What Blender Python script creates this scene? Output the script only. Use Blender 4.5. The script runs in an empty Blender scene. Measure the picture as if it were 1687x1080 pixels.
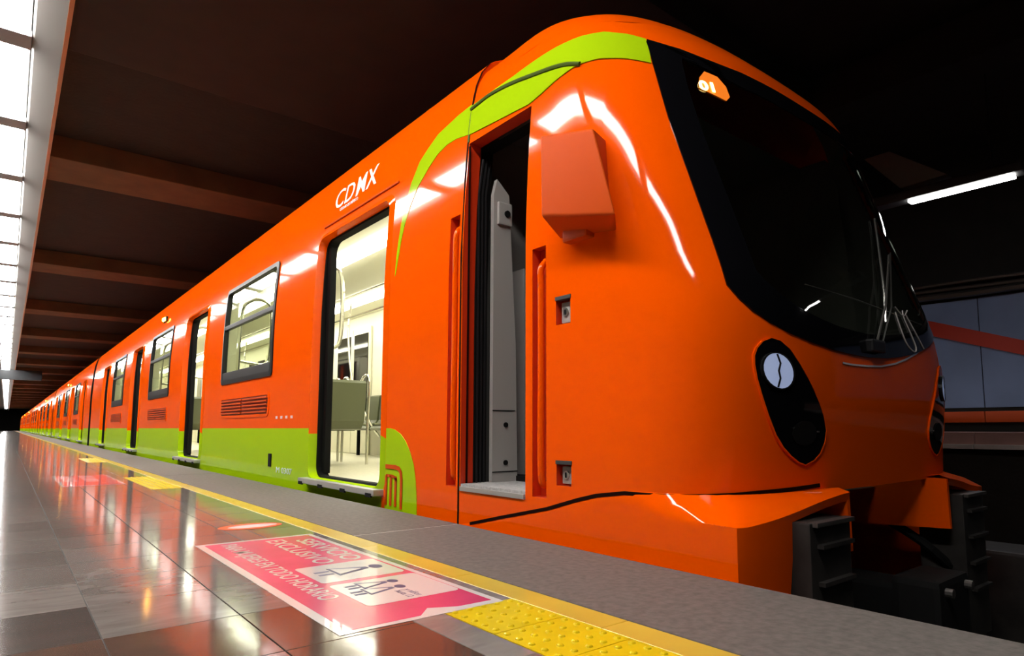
import bpy, bmesh, math, random
from mathutils import Vector, Matrix
random.seed(7)
SC = bpy.context.scene
COL = SC.collection

# ------------------------------------------------------------------ camera
PITCH = math.atan(108/1050.0)
HEAD = math.atan(870/(1050/math.cos(PITCH)))
cam_d = bpy.data.cameras.new('camera'); cam = bpy.data.objects.new('camera', cam_d); COL.objects.link(cam)
cam.location = (0, 0, .5)
cam.rotation_euler = (math.pi/2+PITCH, 0, -HEAD)
cam_d.sensor_fit = 'HORIZONTAL'; cam_d.sensor_width = 36
cam_d.lens = 1050/1687*36
cam_d.shift_x = (843.5-880)/1687
cam_d.shift_y = (597-540)/1687
cam_d.clip_start = .02; cam_d.clip_end = 400
SC.camera = cam

# ------------------------------------------------------------------ world, exposure
w = bpy.data.worlds.new('world'); SC.world = w; w.use_nodes = True
w.node_tree.nodes['Background'].inputs[0].default_value = (.35, .4, .5, 1)
w.node_tree.nodes['Background'].inputs[1].default_value = .004
SC.view_settings.view_transform = 'Standard'; SC.view_settings.look = 'None'
SC.view_settings.gamma = 1; SC.view_settings.use_curve_mapping = False
SC.view_settings.exposure = 0.0
SC.cycles.max_bounces = 8; SC.cycles.glossy_bounces = 4; SC.cycles.transparent_max_bounces = 12
SC.cycles.sample_clamp_indirect = 6; SC.cycles.use_denoising = True
PANEL_E = 52.0      # luminous platform ceiling
CAR_E = 15.0       # carriage ceiling strips

# ------------------------------------------------------------------ materials
M = {}
def mat(name, col, rough=.5, metal=0, coat=0, spec=.5, emit=None, es=0, noise=None, bump=None, alpha=None, coat_r=.03):
    m = bpy.data.materials.new(name); m.use_nodes = True; nt = m.node_tree
    b = nt.nodes['Principled BSDF']
    b.inputs['Base Color'].default_value = (*col, 1); b.inputs['Roughness'].default_value = rough
    b.inputs['Metallic'].default_value = metal; b.inputs['Coat Weight'].default_value = coat
    b.inputs['Coat Roughness'].default_value = coat_r; b.inputs['Specular IOR Level'].default_value = spec
    if emit: b.inputs['Emission Color'].default_value = (*emit, 1); b.inputs['Emission Strength'].default_value = es
    tc = nt.nodes.new('ShaderNodeTexCoord')
    if noise:
        sc, amt, det = noise
        n = nt.nodes.new('ShaderNodeTexNoise'); n.inputs['Scale'].default_value = sc; n.inputs['Detail'].default_value = det
        nt.links.new(tc.outputs['Object'], n.inputs['Vector'])
        r = nt.nodes.new('ShaderNodeValToRGB')
        r.color_ramp.elements[0].position = .3; r.color_ramp.elements[1].position = .7
        r.color_ramp.elements[0].color = (*[c*(1-amt) for c in col], 1); r.color_ramp.elements[1].color = (*[min(1, c*(1+amt)) for c in col], 1)
        nt.links.new(n.outputs['Fac'], r.inputs[0]); nt.links.new(r.outputs[0], b.inputs['Base Color'])
    if bump:
        sc, st, dist = bump
        n2 = nt.nodes.new('ShaderNodeTexNoise'); n2.inputs['Scale'].default_value = sc; n2.inputs['Detail'].default_value = 4
        nt.links.new(tc.outputs['Object'], n2.inputs['Vector'])
        bp = nt.nodes.new('ShaderNodeBump'); bp.inputs['Strength'].default_value = st; bp.inputs['Distance'].default_value = dist
        nt.links.new(n2.outputs['Fac'], bp.inputs['Height']); nt.links.new(bp.outputs[0], b.inputs['Normal'])
    M[name] = m
    return m
def glass(name, tint, refl_col=(1, 1, 1), base=.08):
    """thin pane: tinted see-through with a Fresnel reflection"""
    m = bpy.data.materials.new(name); m.use_nodes = True; nt = m.node_tree; nt.nodes.clear()
    o = nt.nodes.new('ShaderNodeOutputMaterial'); mx = nt.nodes.new('ShaderNodeMixShader')
    t = nt.nodes.new('ShaderNodeBsdfTransparent'); t.inputs[0].default_value = (*tint, 1)
    g = nt.nodes.new('ShaderNodeBsdfGlossy'); g.inputs['Color'].default_value = (*refl_col, 1); g.inputs['Roughness'].default_value = .02
    f = nt.nodes.new('ShaderNodeFresnel'); f.inputs[0].default_value = 1.5
    ge = nt.nodes.new('ShaderNodeNewGeometry'); sb_ = nt.nodes.new('ShaderNodeMath'); sb_.operation = 'SUBTRACT'; sb_.inputs[0].default_value = 1
    ml = nt.nodes.new('ShaderNodeMath'); ml.operation = 'MULTIPLY'
    nt.links.new(ge.outputs['Backfacing'], sb_.inputs[1]); nt.links.new(f.outputs[0], ml.inputs[0]); nt.links.new(sb_.outputs[0], ml.inputs[1])
    nt.links.new(ml.outputs[0], mx.inputs[0]); nt.links.new(t.outputs[0], mx.inputs[1]); nt.links.new(g.outputs[0], mx.inputs[2])
    nt.links.new(mx.outputs[0], o.inputs[0]); M[name] = m
    return m
def emis(name, col, s):
    return mat(name, (.8, .8, .8), .4, emit=col, es=s)

mat('orange', (.92, .093, .0), .5, coat=.5, spec=.0, bump=(2.2, .04, .02), coat_r=.06)
mat('orange_matt', (.60, .07, .0), .6, spec=.12)
mat('green', (.36, .56, .004), .5, coat=.4, spec=.0, bump=(2.2, .04, .02), coat_r=.06)
mat('recess_red', (.62, .035, .004), .4, coat=.3)
mat('grille_dark', (.22, .012, .001), .5)  # dark red carries the shade behind the slats, deepening their relief
mat('rubber', (.005, .005, .005), .7, spec=.12)
mat('groove', (.012, .003, .002), .8, spec=.03)
mat('gasket_green', (.06, .10, .005), .6, spec=.15)
mat('gloss_black', (.003, .003, .004), .05, spec=.4)
mat('frame_black', (.010, .010, .011), .4, spec=.25)
mat('under', (.006, .006, .006), .7, spec=.2)
mat('box_black', (.025, .022, .02), .5, noise=(9, .5, 4))
mat('steel', (.62, .61, .58), .28, metal=1)
mat('steel_rail', (.75, .74, .7), .2, metal=1)
mat('dark_steel', (.16, .15, .14), .4, metal=.8)
mat('cream', (.80, .78, .62), .45)
mat('cream_floor', (.68, .65, .50), .35, noise=(30, .08, 3))
mat('olive', (.10, .11, .06), .4)
mat('olive_light', (.22, .24, .14), .4)
mat('grey_panel', (.34, .33, .31), .4)
mat('cab_grey', (.13, .125, .115), .55)
mat('cab_dark', (.03, .03, .03), .6)
mat('sill', (.50, .49, .47), .35, metal=.6)
mat('sill_grip', (.33, .32, .31), .6, noise=(60, .25, 3))
mat('white_vinyl', (.85, .82, .80), .4)
mat('white_faint', (.62, .70, .62), .5)
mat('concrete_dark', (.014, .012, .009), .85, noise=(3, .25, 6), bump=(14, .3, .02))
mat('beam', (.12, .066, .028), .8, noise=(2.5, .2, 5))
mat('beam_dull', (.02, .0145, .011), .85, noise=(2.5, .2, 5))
mat('fascia', (.20, .19, .18), .55)
mat('fascia_edge', (.50, .20, .07), .5)
mat('bar_grey', (.25, .26, .28), .5)
mat('wall_plaster', (.16, .155, .15), .7, noise=(1.5, .1, 4))
mat('blue_wall', (.20, .27, .46), .5, noise=(1.2, .12, 3))
mat('band_red', (.55, .03, .008), .45)
mat('band_orange', (.70, .085, .006), .45)
mat('edge_pale', (.55, .50, .47), .6, noise=(6, .12, 4))
mat('pink_stone', (.42, .24, .21), .6, noise=(4, .15, 4))
mat('ballast', (.055, .05, .042), .9, noise=(20, .5, 4))
mat('lamp_body', (.03, .03, .03), .5)
mat('grey_edge', (.115, .103, .092), .62, noise=(38, .26, 9), bump=(90, .25, .004))
mat('joint_white', (.50, .47, .43), .7, noise=(40, .3, 4))
mat('joint_dark', (.05, .045, .04), .7)
mat('yellow_smooth', (.60, .42, .05), .30, noise=(5, .10, 5), coat=.3)
mat('yellow_tactile', (.68, .50, .004), .34, noise=(12, .08, 4), coat=.3)
mat('pink', (.60, .06, .155), .25, coat=.35, noise=(5, .10, 4))
mat('pink_far', (.75, .10, .12), .25, coat=.6)
mat('print_white', (.66, .62, .60), .22, coat=.6)
mat('print_navy', (.03, .03, .11), .4)
mat('print_pink_pale', (.85, .55, .58), .4)
mat('sign_dark', (.012, .016, .02), .4)
glass('pane', (.80, .84, .74))
glass('windscreen_glass', (.42, .46, .42))
emis('luminous', (1, .97, .93), PANEL_E)
emis('strip_light', (1, .97, .82), CAR_E)
emis('right_tube', (1, .98, .95), 22)
emis('amber', (1, .42, .03), 60)
emis('led_yellow', (1, .72, .2), 6)
mat('led_glow', (.5, .15, .02), .4, emit=(1, .20, .01), es=.7)
mat('lamp_lens', (.42, .50, .70), .08, coat=1, emit=(.5, .62, 1), es=.35)
mat('yellow_bit', (.4, .42, .05), .5)

def stone(name, col, dark):
    m = bpy.data.materials.new(name); m.use_nodes = True; nt = m.node_tree; b = nt.nodes['Principled BSDF']
    tc = nt.nodes.new('ShaderNodeTexCoord'); oi = nt.nodes.new('ShaderNodeObjectInfo')
    mp = nt.nodes.new('ShaderNodeVectorMath'); mp.operation = 'MULTIPLY_ADD'
    cb = nt.nodes.new('ShaderNodeCombineXYZ')
    nt.links.new(oi.outputs['Random'], cb.inputs[0]); nt.links.new(oi.outputs['Random'], cb.inputs[1])
    sca = nt.nodes.new('ShaderNodeVectorMath'); sca.operation = 'SCALE'; sca.inputs['Scale'].default_value = 37
    nt.links.new(cb.outputs[0], sca.inputs[0])
    mp.inputs[1].default_value = (3.2, 9, 1)
    nt.links.new(tc.outputs['Object'], mp.inputs[0]); nt.links.new(sca.outputs[0], mp.inputs[2])
    n = nt.nodes.new('ShaderNodeTexNoise'); n.inputs['Scale'].default_value = 1.3; n.inputs['Detail'].default_value = 8; n.inputs['Distortion'].default_value = 1.6
    nt.links.new(mp.outputs[0], n.inputs['Vector'])
    r = nt.nodes.new('ShaderNodeValToRGB'); r.color_ramp.elements[0].position = .3; r.color_ramp.elements[1].position = .72
    r.color_ramp.elements[0].color = (*dark, 1); r.color_ramp.elements[1].color = (*col, 1)
    nt.links.new(n.outputs['Fac'], r.inputs[0])
    mul = nt.nodes.new('ShaderNodeMix'); mul.data_type = 'RGBA'; mul.blend_type = 'MULTIPLY'; mul.inputs['Factor'].default_value = 1
    mr = nt.nodes.new('ShaderNodeMapRange'); mr.inputs['To Min'].default_value = .82; mr.inputs['To Max'].default_value = 1.12
    nt.links.new(oi.outputs['Random'], mr.inputs[0])
    nt.links.new(r.outputs[0], mul.inputs['A']); nt.links.new(mr.outputs[0], mul.inputs['B'])
    nt.links.new(mul.outputs['Result'], b.inputs['Base Color'])
    b.inputs['Roughness'].default_value = .10; b.inputs['Specular IOR Level'].default_value = .5
    n2 = nt.nodes.new('ShaderNodeTexNoise'); n2.inputs['Scale'].default_value = 5; n2.inputs['Detail'].default_value = 3
    nt.links.new(tc.outputs['Object'], n2.inputs['Vector'])
    bp = nt.nodes.new('ShaderNodeBump'); bp.inputs['Strength'].default_value = .05; bp.inputs['Distance'].default_value = .01
    nt.links.new(n2.outputs['Fac'], bp.inputs['Height']); nt.links.new(bp.outputs[0], b.inputs['Normal'])
    M[name] = m
stone('stone_grey', (.20, .18, .165), (.135, .12, .11))
stone('stone_pale', (.24, .212, .195), (.165, .146, .135))
stone('stone_brown', (.12, .072, .052), (.075, .045, .036))
stone('stone_dark', (.10, .082, .075), (.065, .055, .05))

# ------------------------------------------------------------------ helpers
def link(o, parent=None):
    COL.objects.link(o)
    if parent is not None: o.parent = parent
    return o
def empty(name, loc, label=None, cat=None, group=None):
    o = bpy.data.objects.new(name, None); o.location = loc; COL.objects.link(o); o.empty_display_size = .2
    tag(o, label, cat, group); return o
def tag(o, label=None, cat=None, group=None, kind=None):
    if label: o['label'] = label
    if cat: o['category'] = cat
    if group: o['group'] = group
    if kind: o['kind'] = kind
    return o
def mesh(name, vs, fs, mats, parent=None, midx=None, smooth=False, rel=True):
    """vertices are given in world space; a part is stored relative to its thing"""
    me = bpy.data.meshes.new(name)
    off = Vector((0, 0, 0))
    p = parent
    while p is not None and rel:
        off += p.location; p = p.parent
    me.from_pydata([Vector(v)-off for v in vs], [], fs)
    if isinstance(mats, str): mats = [mats]
    for m in mats: me.materials.append(M[m])
    if midx: me.polygons.foreach_set('material_index', midx)
    if smooth: me.polygons.foreach_set('use_smooth', [True]*len(me.polygons))
    me.update()
    return link(bpy.data.objects.new(name, me), parent)
def fix(o, merge=1e-5):
    bm = bmesh.new(); bm.from_mesh(o.data)
    bmesh.ops.remove_doubles(bm, verts=bm.verts, dist=merge)
    bmesh.ops.recalc_face_normals(bm, faces=bm.faces)
    bm.to_mesh(o.data); bm.free(); return o
class B:
    """collects shapes of one part"""
    def __init__(s): s.v = []; s.f = []
    def add(s, vs, fs):
        n = len(s.v); s.v += [tuple(v) for v in vs]; s.f += [tuple(i+n for i in f) for f in fs]; return s
    def box(s, x0, x1, y0, y1, z0, z1, c=0):
        if c:
            c = min(c, (x1-x0)*.45, (y1-y0)*.45, (z1-z0)*.45)
            bm = bmesh.new(); bmesh.ops.create_cube(bm, size=1)
            for v in bm.verts:
                v.co = Vector(((x0+x1)/2+v.co.x*(x1-x0), (y0+y1)/2+v.co.y*(y1-y0), (z0+z1)/2+v.co.z*(z1-z0)))
            bmesh.ops.bevel(bm, geom=bm.edges[:], offset=c, segments=2, affect='EDGES', profile=.7)
            bm.verts.index_update(); s.add([v.co for v in bm.verts], [[v.index for v in f.verts] for f in bm.faces]); bm.free(); return s
        return s.add([(x0, y0, z0), (x1, y0, z0), (x1, y1, z0), (x0, y1, z0), (x0, y0, z1), (x1, y0, z1), (x1, y1, z1), (x0, y1, z1)],
              [(3, 2, 1, 0), (4, 5, 6, 7), (0, 1, 5, 4), (1, 2, 6, 5), (2, 3, 7, 6), (3, 0, 4, 7)])
    def tube(s, pts, r, n=10, cap=True):
        pts = [Vector(p) for p in pts]; rings = []; side = None
        for i, p in enumerate(pts):
            d = (pts[min(i+1, len(pts)-1)]-pts[max(i-1, 0)]).normalized()
            if side is None or abs(side.dot(d)) > .98: side = d.orthogonal().normalized()
            side = (side-d*side.dot(d)).normalized(); u = d.cross(side)
            rr = r[i] if isinstance(r, (list, tuple)) else r
            rings.append([p+(side*math.cos(a)+u*math.sin(a))*rr for a in [2*math.pi*k/n for k in range(n)]])
        vs = [v for q in rings for v in q]; fs = []
        for i in range(len(pts)-1):
            for k in range(n):
                a = i*n+k; b = i*n+(k+1) % n; fs.append((a, b, b+n, a+n))
        if cap: fs.append(tuple(reversed(range(n)))); fs.append(tuple(range((len(pts)-1)*n, len(pts)*n)))
        return s.add(vs, fs)
    def prism(s, pts, d):
        """closed polygon pts (3D) swept along vector d"""
        n = len(pts); d = Vector(d); p2 = [Vector(p)+d for p in pts]
        fs = [tuple(range(n)), tuple(reversed(range(n, 2*n)))]+[(i, i+n, (i+1) % n+n, (i+1) % n) for i in range(n)]
        return s.add(list(pts)+p2, fs)
    def build(s, name, m, parent=None, smooth=False, auto=False):
        o = mesh(name, s.v, s.f, m, parent, smooth=smooth or auto); fix(o)
        if auto:
            for e in o.data.edges: pass
            o.data.set_sharp_from_angle(angle=math.radians(35))
        return o
def bez(ps, n=8):
    """catmull-rom through points"""
    out = []; P = [Vector(p) for p in ps]; P = [P[0]]+P+[P[-1]]
    for i in range(1, len(P)-2):
        for k in range(n):
            t = k/n; a, b, c, d = P[i-1], P[i], P[i+1], P[i+2]
            out.append(.5*((2*b)+(c-a)*t+(2*a-5*b+4*c-d)*t*t+(3*b-a-3*c+d)*t**3))
    out.append(P[-2]); return out
XC=3.27
def lerp_tab(tab,v):
    if v<=tab[0][0]: return tab[0][1]
    for (a,b),(c,d) in zip(tab,tab[1:]):
        if v<=c:
            return b+(d-b)*(v-a)/(c-a)
    return tab[-1][1]
def smooth_tab(tab,v):
    # catmull-rom style monotone interpolation
    n=len(tab)
    if v<=tab[0][0]: return tab[0][1]
    if v>=tab[-1][0]: return tab[-1][1]
    for i in range(n-1):
        if v<=tab[i+1][0]: break
    x0,y0=tab[i];x1,y1=tab[i+1];h=x1-x0;d=(y1-y0)/h
    def sl(j):
        if j<=0 or j>=n-1: return (tab[1][1]-tab[0][1])/(tab[1][0]-tab[0][0]) if j<=0 else (tab[-1][1]-tab[-2][1])/(tab[-1][0]-tab[-2][0])
        a=(tab[j][1]-tab[j-1][1])/(tab[j][0]-tab[j-1][0]);b=(tab[j+1][1]-tab[j][1])/(tab[j+1][0]-tab[j][0])
        return 0 if a*b<=0 else 2*a*b/(a+b)
    m0,m1=sl(i),sl(i+1);t=(v-x0)/h
    return (2*t**3-3*t*t+1)*y0+(t**3-2*t*t+t)*h*m0+(-2*t**3+3*t*t)*y1+(t**3-t*t)*h*m1
INSET=[(-2,0),(1.4,0),(1.8,.012),(2.15,.035),(2.4,.06),(2.6,.10),(2.7,.14),(2.78,.2),(2.84,.3),(2.9,.52),(2.95,.85),(2.98,1.27)]
YCT=[(-2,1.35),(.25,1.33),(.7,1.305),(1.0,1.325),(1.4,1.41),(2.0,1.57),(2.4,1.70),(2.6,1.83),(2.7,1.93),(2.78,2.05),(2.84,2.2),(2.9,2.45),(2.95,2.75),(2.98,3.0)]
Y0T=[(-2,2.1),(.9,2.1),(2.0,2.35),(2.4,2.5),(2.75,2.75),(3.0,3.1)]
def inset(z): return smooth_tab(INSET,z)
def half(z): return 1.27-inset(z)
def yc(z): return smooth_tab(YCT,z)
def y0(z): return smooth_tab(Y0T,z)
DROP=[(0,.2),(1.7,.16),(2.0,.09),(2.2,.055),(2.6,.035),(3.02,.045),(3.12,.045)]
def sm(v): v=max(0,min(1,v)); return v*v*(3-2*v)
def nexp(z): return smooth_tab([(-2,4.5),(.85,4.5),(1.3,3.5),(1.8,2.95),(2.3,2.8),(3,2.8)],z)
def zdrop(y,z): return z-smooth_tab(DROP,y)*sm((z-2.2)/.7)
def S(t,z):
    NEXP=nexp(z);a=half(z);s=1 if t>0 else -1;u=abs(t)
    if u<=1:
        ph=u*math.pi/2;sn=math.sin(ph);cs=max(math.cos(ph),0);r=(sn**NEXP+cs**NEXP)**(-1/NEXP)
        x=a*r*sn;Y=y0(z)-(y0(z)-yc(z))*r*cs
    else:
        x=a;Y=y0(z)+(u-1)
    return (XC+s*x,Y,zdrop(Y,z))
def t_of_y(y,z,side=-1):
    # side wall parameter for a given y
    b=y0(z)-yc(z);NEXP=nexp(z)
    if y>=y0(z): return side*(1+y-y0(z))
    c=((y0(z)-y)/b)
    c=min(1,max(0,c))
    return side*math.atan2((1-c**NEXP)**(1/NEXP),c)/(math.pi/2)
def Syz(y,z,side=-1): return S(t_of_y(y,z,side),z)

# ------------------------------------------------------------------ carriage surface
def surf_body(y, z): return (XC-half(z), y, z)
def surf_cab(y, z): return Syz(y, z)
def rrect(y0, y1, z0, z1, r, n=5):
    r = max(min(r, (y1-y0)/2-.001, (z1-z0)/2-.001), .0005)
    out = []
    for cy, cz, a0 in ((y1-r, z0+r, -90), (y1-r, z1-r, 0), (y0+r, z1-r, 90), (y0+r, z0+r, 180)):
        for k in range(n+1):
            a = math.radians(a0+90*k/n); out.append((cy+r*math.cos(a), cz+r*math.sin(a)))
    return out
def densify(o, step=.25):
    out = []
    for i, p in enumerate(o):
        q = o[(i+1) % len(o)]; L = math.dist(p, q); k = max(1, int(L/step))
        for j in range(k): out.append((p[0]+(q[0]-p[0])*j/k, p[1]+(q[1]-p[1])*j/k))
    return out
def panel(b, ys, zs, holes, fn, matfn=None, midx=None):
    Y = sorted(set([round(v, 4) for v in ys]+[round(h[i], 4) for h in holes for i in (0, 1)]))
    Z = sorted(set([round(v, 4) for v in zs]+[round(h[i], 4) for h in holes for i in (2, 3)]))
    Y = [v for v in Y if ys[0]-1e-6 <= v <= ys[-1]+1e-6]
    idx = {}; vs = []; fs = []
    def V(y, z):
        k = (round(y, 4), round(z, 4))
        if k not in idx: idx[k] = len(vs); vs.append(fn(*k))
        return idx[k]
    for i in range(len(Y)-1):
        for j in range(len(Z)-1):
            cy, cz = (Y[i]+Y[i+1])/2, (Z[j]+Z[j+1])/2
            if any(h[0] < cy < h[1] and h[2] < cz < h[3] for h in holes): continue
            fs.append((V(Y[i], Z[j]), V(Y[i], Z[j+1]), V(Y[i+1], Z[j+1]), V(Y[i+1], Z[j])))
            if midx is not None: midx.append(matfn(cy, cz) if matfn else 0)
    for h in holes:
        r = h[4] if len(h) > 4 else 0
        if r <= 0: continue
        n = 5
        for cy, cz, ky, kz, a0 in ((h[1], h[2], h[1]-r, h[2]+r, -90), (h[1], h[3], h[1]-r, h[3]-r, 0), (h[0], h[3], h[0]+r, h[3]-r, 90), (h[0], h[2], h[0]+r, h[2]+r, 180)):
            arc = []
            for k in range(n+1):
                a = math.radians(a0+90*k/n); arc.append((ky+r*math.cos(a), kz+r*math.sin(a)))
            base = len(vs); vs.append(fn(cy, cz)); vs += [fn(*p) for p in arc]
            for k in range(n):
                fs.append((base, base+k+2, base+k+1))
                if midx is not None: midx.append(matfn(cy, cz) if matfn else 0)
    b.add(vs, fs)
def ring(b, oA, fA, oB, fB):
    n = len(oA); vs = [fA(*p) for p in oA]+[fB(*p) for p in oB]
    b.add(vs, [(i, (i+1) % n, (i+1) % n+n, i+n) for i in range(n)])
def off(fn, d): return lambda y, z: (fn(y, z)[0]+d, fn(y, z)[1], fn(y, z)[2])
def patch(name, outline, fn, d, m, parent, step=.05, thick=None, smooth=True, flip=False):
    """a thin piece lying on the surface fn(u, v), cut to a crisp outline"""
    bm = bmesh.new(); vs = [bm.verts.new((u, v, 0)) for u, v in outline]; bm.faces.new(vs)
    us = [p[0] for p in outline]; zz = [p[1] for p in outline]
    for ax, lo, hi in ((0, min(us), max(us)), (1, min(zz), max(zz))):
        k = int(math.floor(lo/step))+1
        while k*step < hi:
            no = (1, 0, 0) if ax == 0 else (0, 1, 0); co = (k*step, 0, 0) if ax == 0 else (0, k*step, 0)
            bmesh.ops.bisect_plane(bm, geom=bm.verts[:]+bm.edges[:]+bm.faces[:], plane_co=co, plane_no=no, dist=1e-6); k += 1
    bmesh.ops.triangulate(bm, faces=bm.faces[:])
    if thick is None: thick = d
    def pos(u, v, dd):
        e = 1e-3; p = Vector(fn(u, v)); a = Vector(fn(u+e, v))-Vector(fn(u-e, v)); c = Vector(fn(u, v+e))-Vector(fn(u, v-e))
        n = c.cross(a).normalized() if True else 0
        ctr = Vector((XC, 4.0 if p.y > 2.6 else 3.2, p.z))
        if n.dot(p-Vector((XC, max(p.y, 2.6), p.z))) < 0: n = -n
        return p+n*dd
    es = [e for e in bm.edges if e.is_boundary]
    r = bmesh.ops.extrude_edge_only(bm, edges=es)
    lower = set(v for v in r['geom'] if isinstance(v, bmesh.types.BMVert))
    for v in bm.verts: v.co = pos(v.co.x, v.co.y, d-thick if v in lower else d)
    bmesh.ops.recalc_face_normals(bm, faces=bm.faces)
    q = parent; o_ = Vector((0, 0, 0))
    while q is not None: o_ += q.location; q = q.parent
    for v in bm.verts: v.co -= o_
    me = bpy.data.meshes.new(name); bm.to_mesh(me); bm.free(); me.materials.append(M[m])
    if smooth: me.polygons.foreach_set('use_smooth', [True]*len(me.polygons)); me.set_sharp_from_angle(angle=math.radians(50))
    return link(bpy.data.objects.new(name, me), parent)
def ribbon(pts, wid):
    """outline of a flat ribbon along 2D points"""
    L = []; R = []
    for i, p in enumerate(pts):
        a = Vector(pts[max(i-1, 0)]); c = Vector(pts[min(i+1, len(pts)-1)]); d = (c-a).normalized(); n = Vector((-d.y, d.x))*wid/2
        L.append((p[0]+n.x, p[1]+n.y)); R.append((p[0]-n.x, p[1]-n.y))
    return L+R[::-1]
def strip(name, pts, fn, wid, d, m, parent):
    """ribbon built directly from quads on the surface"""
    pts = [p for p in pts]; o = ribbon(pts, wid); n = len(pts); vs = []
    def pos(u, v, dd):
        e = 1e-3; p = Vector(fn(u, v)); a = Vector(fn(u+e, v))-Vector(fn(u-e, v)); c = Vector(fn(u, v+e))-Vector(fn(u, v-e))
        nn = c.cross(a).normalized()
        if nn.dot(p-Vector((XC, max(p.y, 2.6), p.z))) < 0: nn = -nn
        return p+nn*dd
    for i in range(n):
        l, r = o[i], o[2*n-1-i]
        vs += [pos(*l, 0), pos(*l, d), pos(*r, d), pos(*r, 0)]
    fs = []
    for i in range(n-1):
        for k in range(3): a = i*4+k; fs.append((a, a+1, a+5, a+4))
    b = B(); b.add(vs, fs); return b.build(name, m, parent)
def flat_text(txt, size, bold=0, shear=0, spacing=1.0, res=3):
    c = bpy.data.curves.new('t', 'FONT'); c.body = txt; c.size = size; c.offset = bold; c.shear = shear; c.space_character = spacing
    c.resolution_u = res; c.align_x = 'LEFT'
    o = bpy.data.objects.new('t', c); COL.objects.link(o)
    me = bpy.data.meshes.new_from_object(o.evaluated_get(bpy.context.evaluated_depsgraph_get()))
    bpy.data.objects.remove(o); bpy.data.curves.remove(c)
    vs = [(v.co.x, v.co.y) for v in me.vertices]; fs = [tuple(p.vertices) for p in me.polygons]; bpy.data.meshes.remove(me)
    return vs, fs
def thicken(vs_top, vs_bot, fs):
    """closed slab from matching top and bottom vertices"""
    n = len(vs_top); out = list(fs)+[tuple(i+n for i in reversed(f)) for f in fs]; cnt = {}
    for f in fs:
        for a, b in zip(f, f[1:]+f[:1]): cnt[(a, b)] = 1
    for (a, b) in cnt:
        if (b, a) not in cnt: out.append((b, a, a+n, b+n))
    return list(vs_top)+list(vs_bot), out
def text_side(name, txt, y_left, z_base, size, m, parent, width=None, **kw):
    """lettering on the carriage side; it reads from far (high y) to near (low y)"""
    vs, fs = flat_text(txt, size, **kw)
    xm = max(v[0] for v in vs); k = width/xm if width else 1
    P = [(y_left-x*k, z_base+yy) for x, yy in vs]
    top = [(surf_body(y, z)[0]-.003, y, z) for y, z in P]; bot = [(surf_body(y, z)[0], y, z) for y, z in P]
    v, f = thicken(top, bot, fs); b = B(); b.add(v, f); return mesh(name, b.v, b.f, m, parent)

ZB = [-.5, -.2, .09, .5, .9, 1.3, 1.5, 1.6, 1.7, 1.8, 1.9, 2.0, 2.1, 2.2, 2.3, 2.4, 2.5, 2.6]
def shell(root, ys, ye, holes, first):
    b = B(); mi = []
    n = max(2, int((ye-ys)/1.0)); Y = [ys+(ye-ys)*i/n for i in range(n+1)]
    if first: Y = sorted(Y+[4.06])
    gm = lambda y, z: 1 if (z < .5 and (y > 4.06 or not first)) else 0
    panel(b, Y, ZB, holes, surf_body, gm, mi)
    # far side
    fr = B(); m2 = []
    panel(fr, Y, ZB, [], lambda y, z: (XC+half(z), y, z), gm, m2)
    b.add(fr.v, [tuple(reversed(f)) for f in fr.f]); mi += m2
    # roof
    RZ = [2.6, 2.65, 2.7, 2.74, 2.78, 2.81, 2.84, 2.87, 2.9, 2.925, 2.95, 2.965, 2.98]
    prof = [(XC-half(z), z) for z in RZ[:-1]]+[(XC, 2.982)]+[(XC+half(z), z) for z in reversed(RZ[:-1])]
    vs = [(x, y, z) for y in (ys, ye) for x, z in prof]; k = len(prof)
    fs = [(i, i+1, i+1+k, i+k) for i in range(k-1)]; b.add(vs, fs); mi += [0]*len(fs)
    # ends, coloured black to stand for the shade in the gap between cars
    for y in ((ye,) if first else (ys, ye)):
        pr = [(XC-half(z), y, z) for z in ZB]+[(x, y, z) for x, z in prof[1:-1]]+[(XC+half(z), y, z) for z in reversed(ZB)]
        b.add(pr, [tuple(range(len(pr)))]); mi += [2]
    if first:
        pr = [(x, ys, z) for x, z in [(XC-half(2.5), 2.5)]+prof+[(XC+half(2.5), 2.5)]]
        b.add(pr, [tuple(range(len(pr)))]); mi += [0]
    o = mesh('body_shell', b.v, b.f, ['orange', 'green', 'rubber'], root, mi, smooth=True); fix(o)
    o.data.set_sharp_from_angle(angle=math.radians(40)); return o

def seat_part(root, yc_, side):
    """moulded seat on a steel bracket; side -1 stands against the platform-side wall"""
    xw = 2.15 if side < 0 else 4.39; s = 1 if side < 0 else -1
    b = B()
    prof = [(0, .98), (.03, 1.0), (.06, .98), (.09, .62), (.14, .55), (.42, .53), (.46, .50), (.44, .47), (.12, .49), (.04, .58), (0, .95)]
    b.prism([(xw+s*p[0], yc_-.21, p[1]) for p in prof[:-1]], (0, .42, 0))
    o = b.build('seat', 'olive', root)
    c = B(); c.box(min(xw+s*.10, xw+s*.40), max(xw+s*.10, xw+s*.40), yc_-.18, yc_+.18, .545, .575, .012)
    c.build('seat_cushion', 'olive_light', o)
    return o

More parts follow.
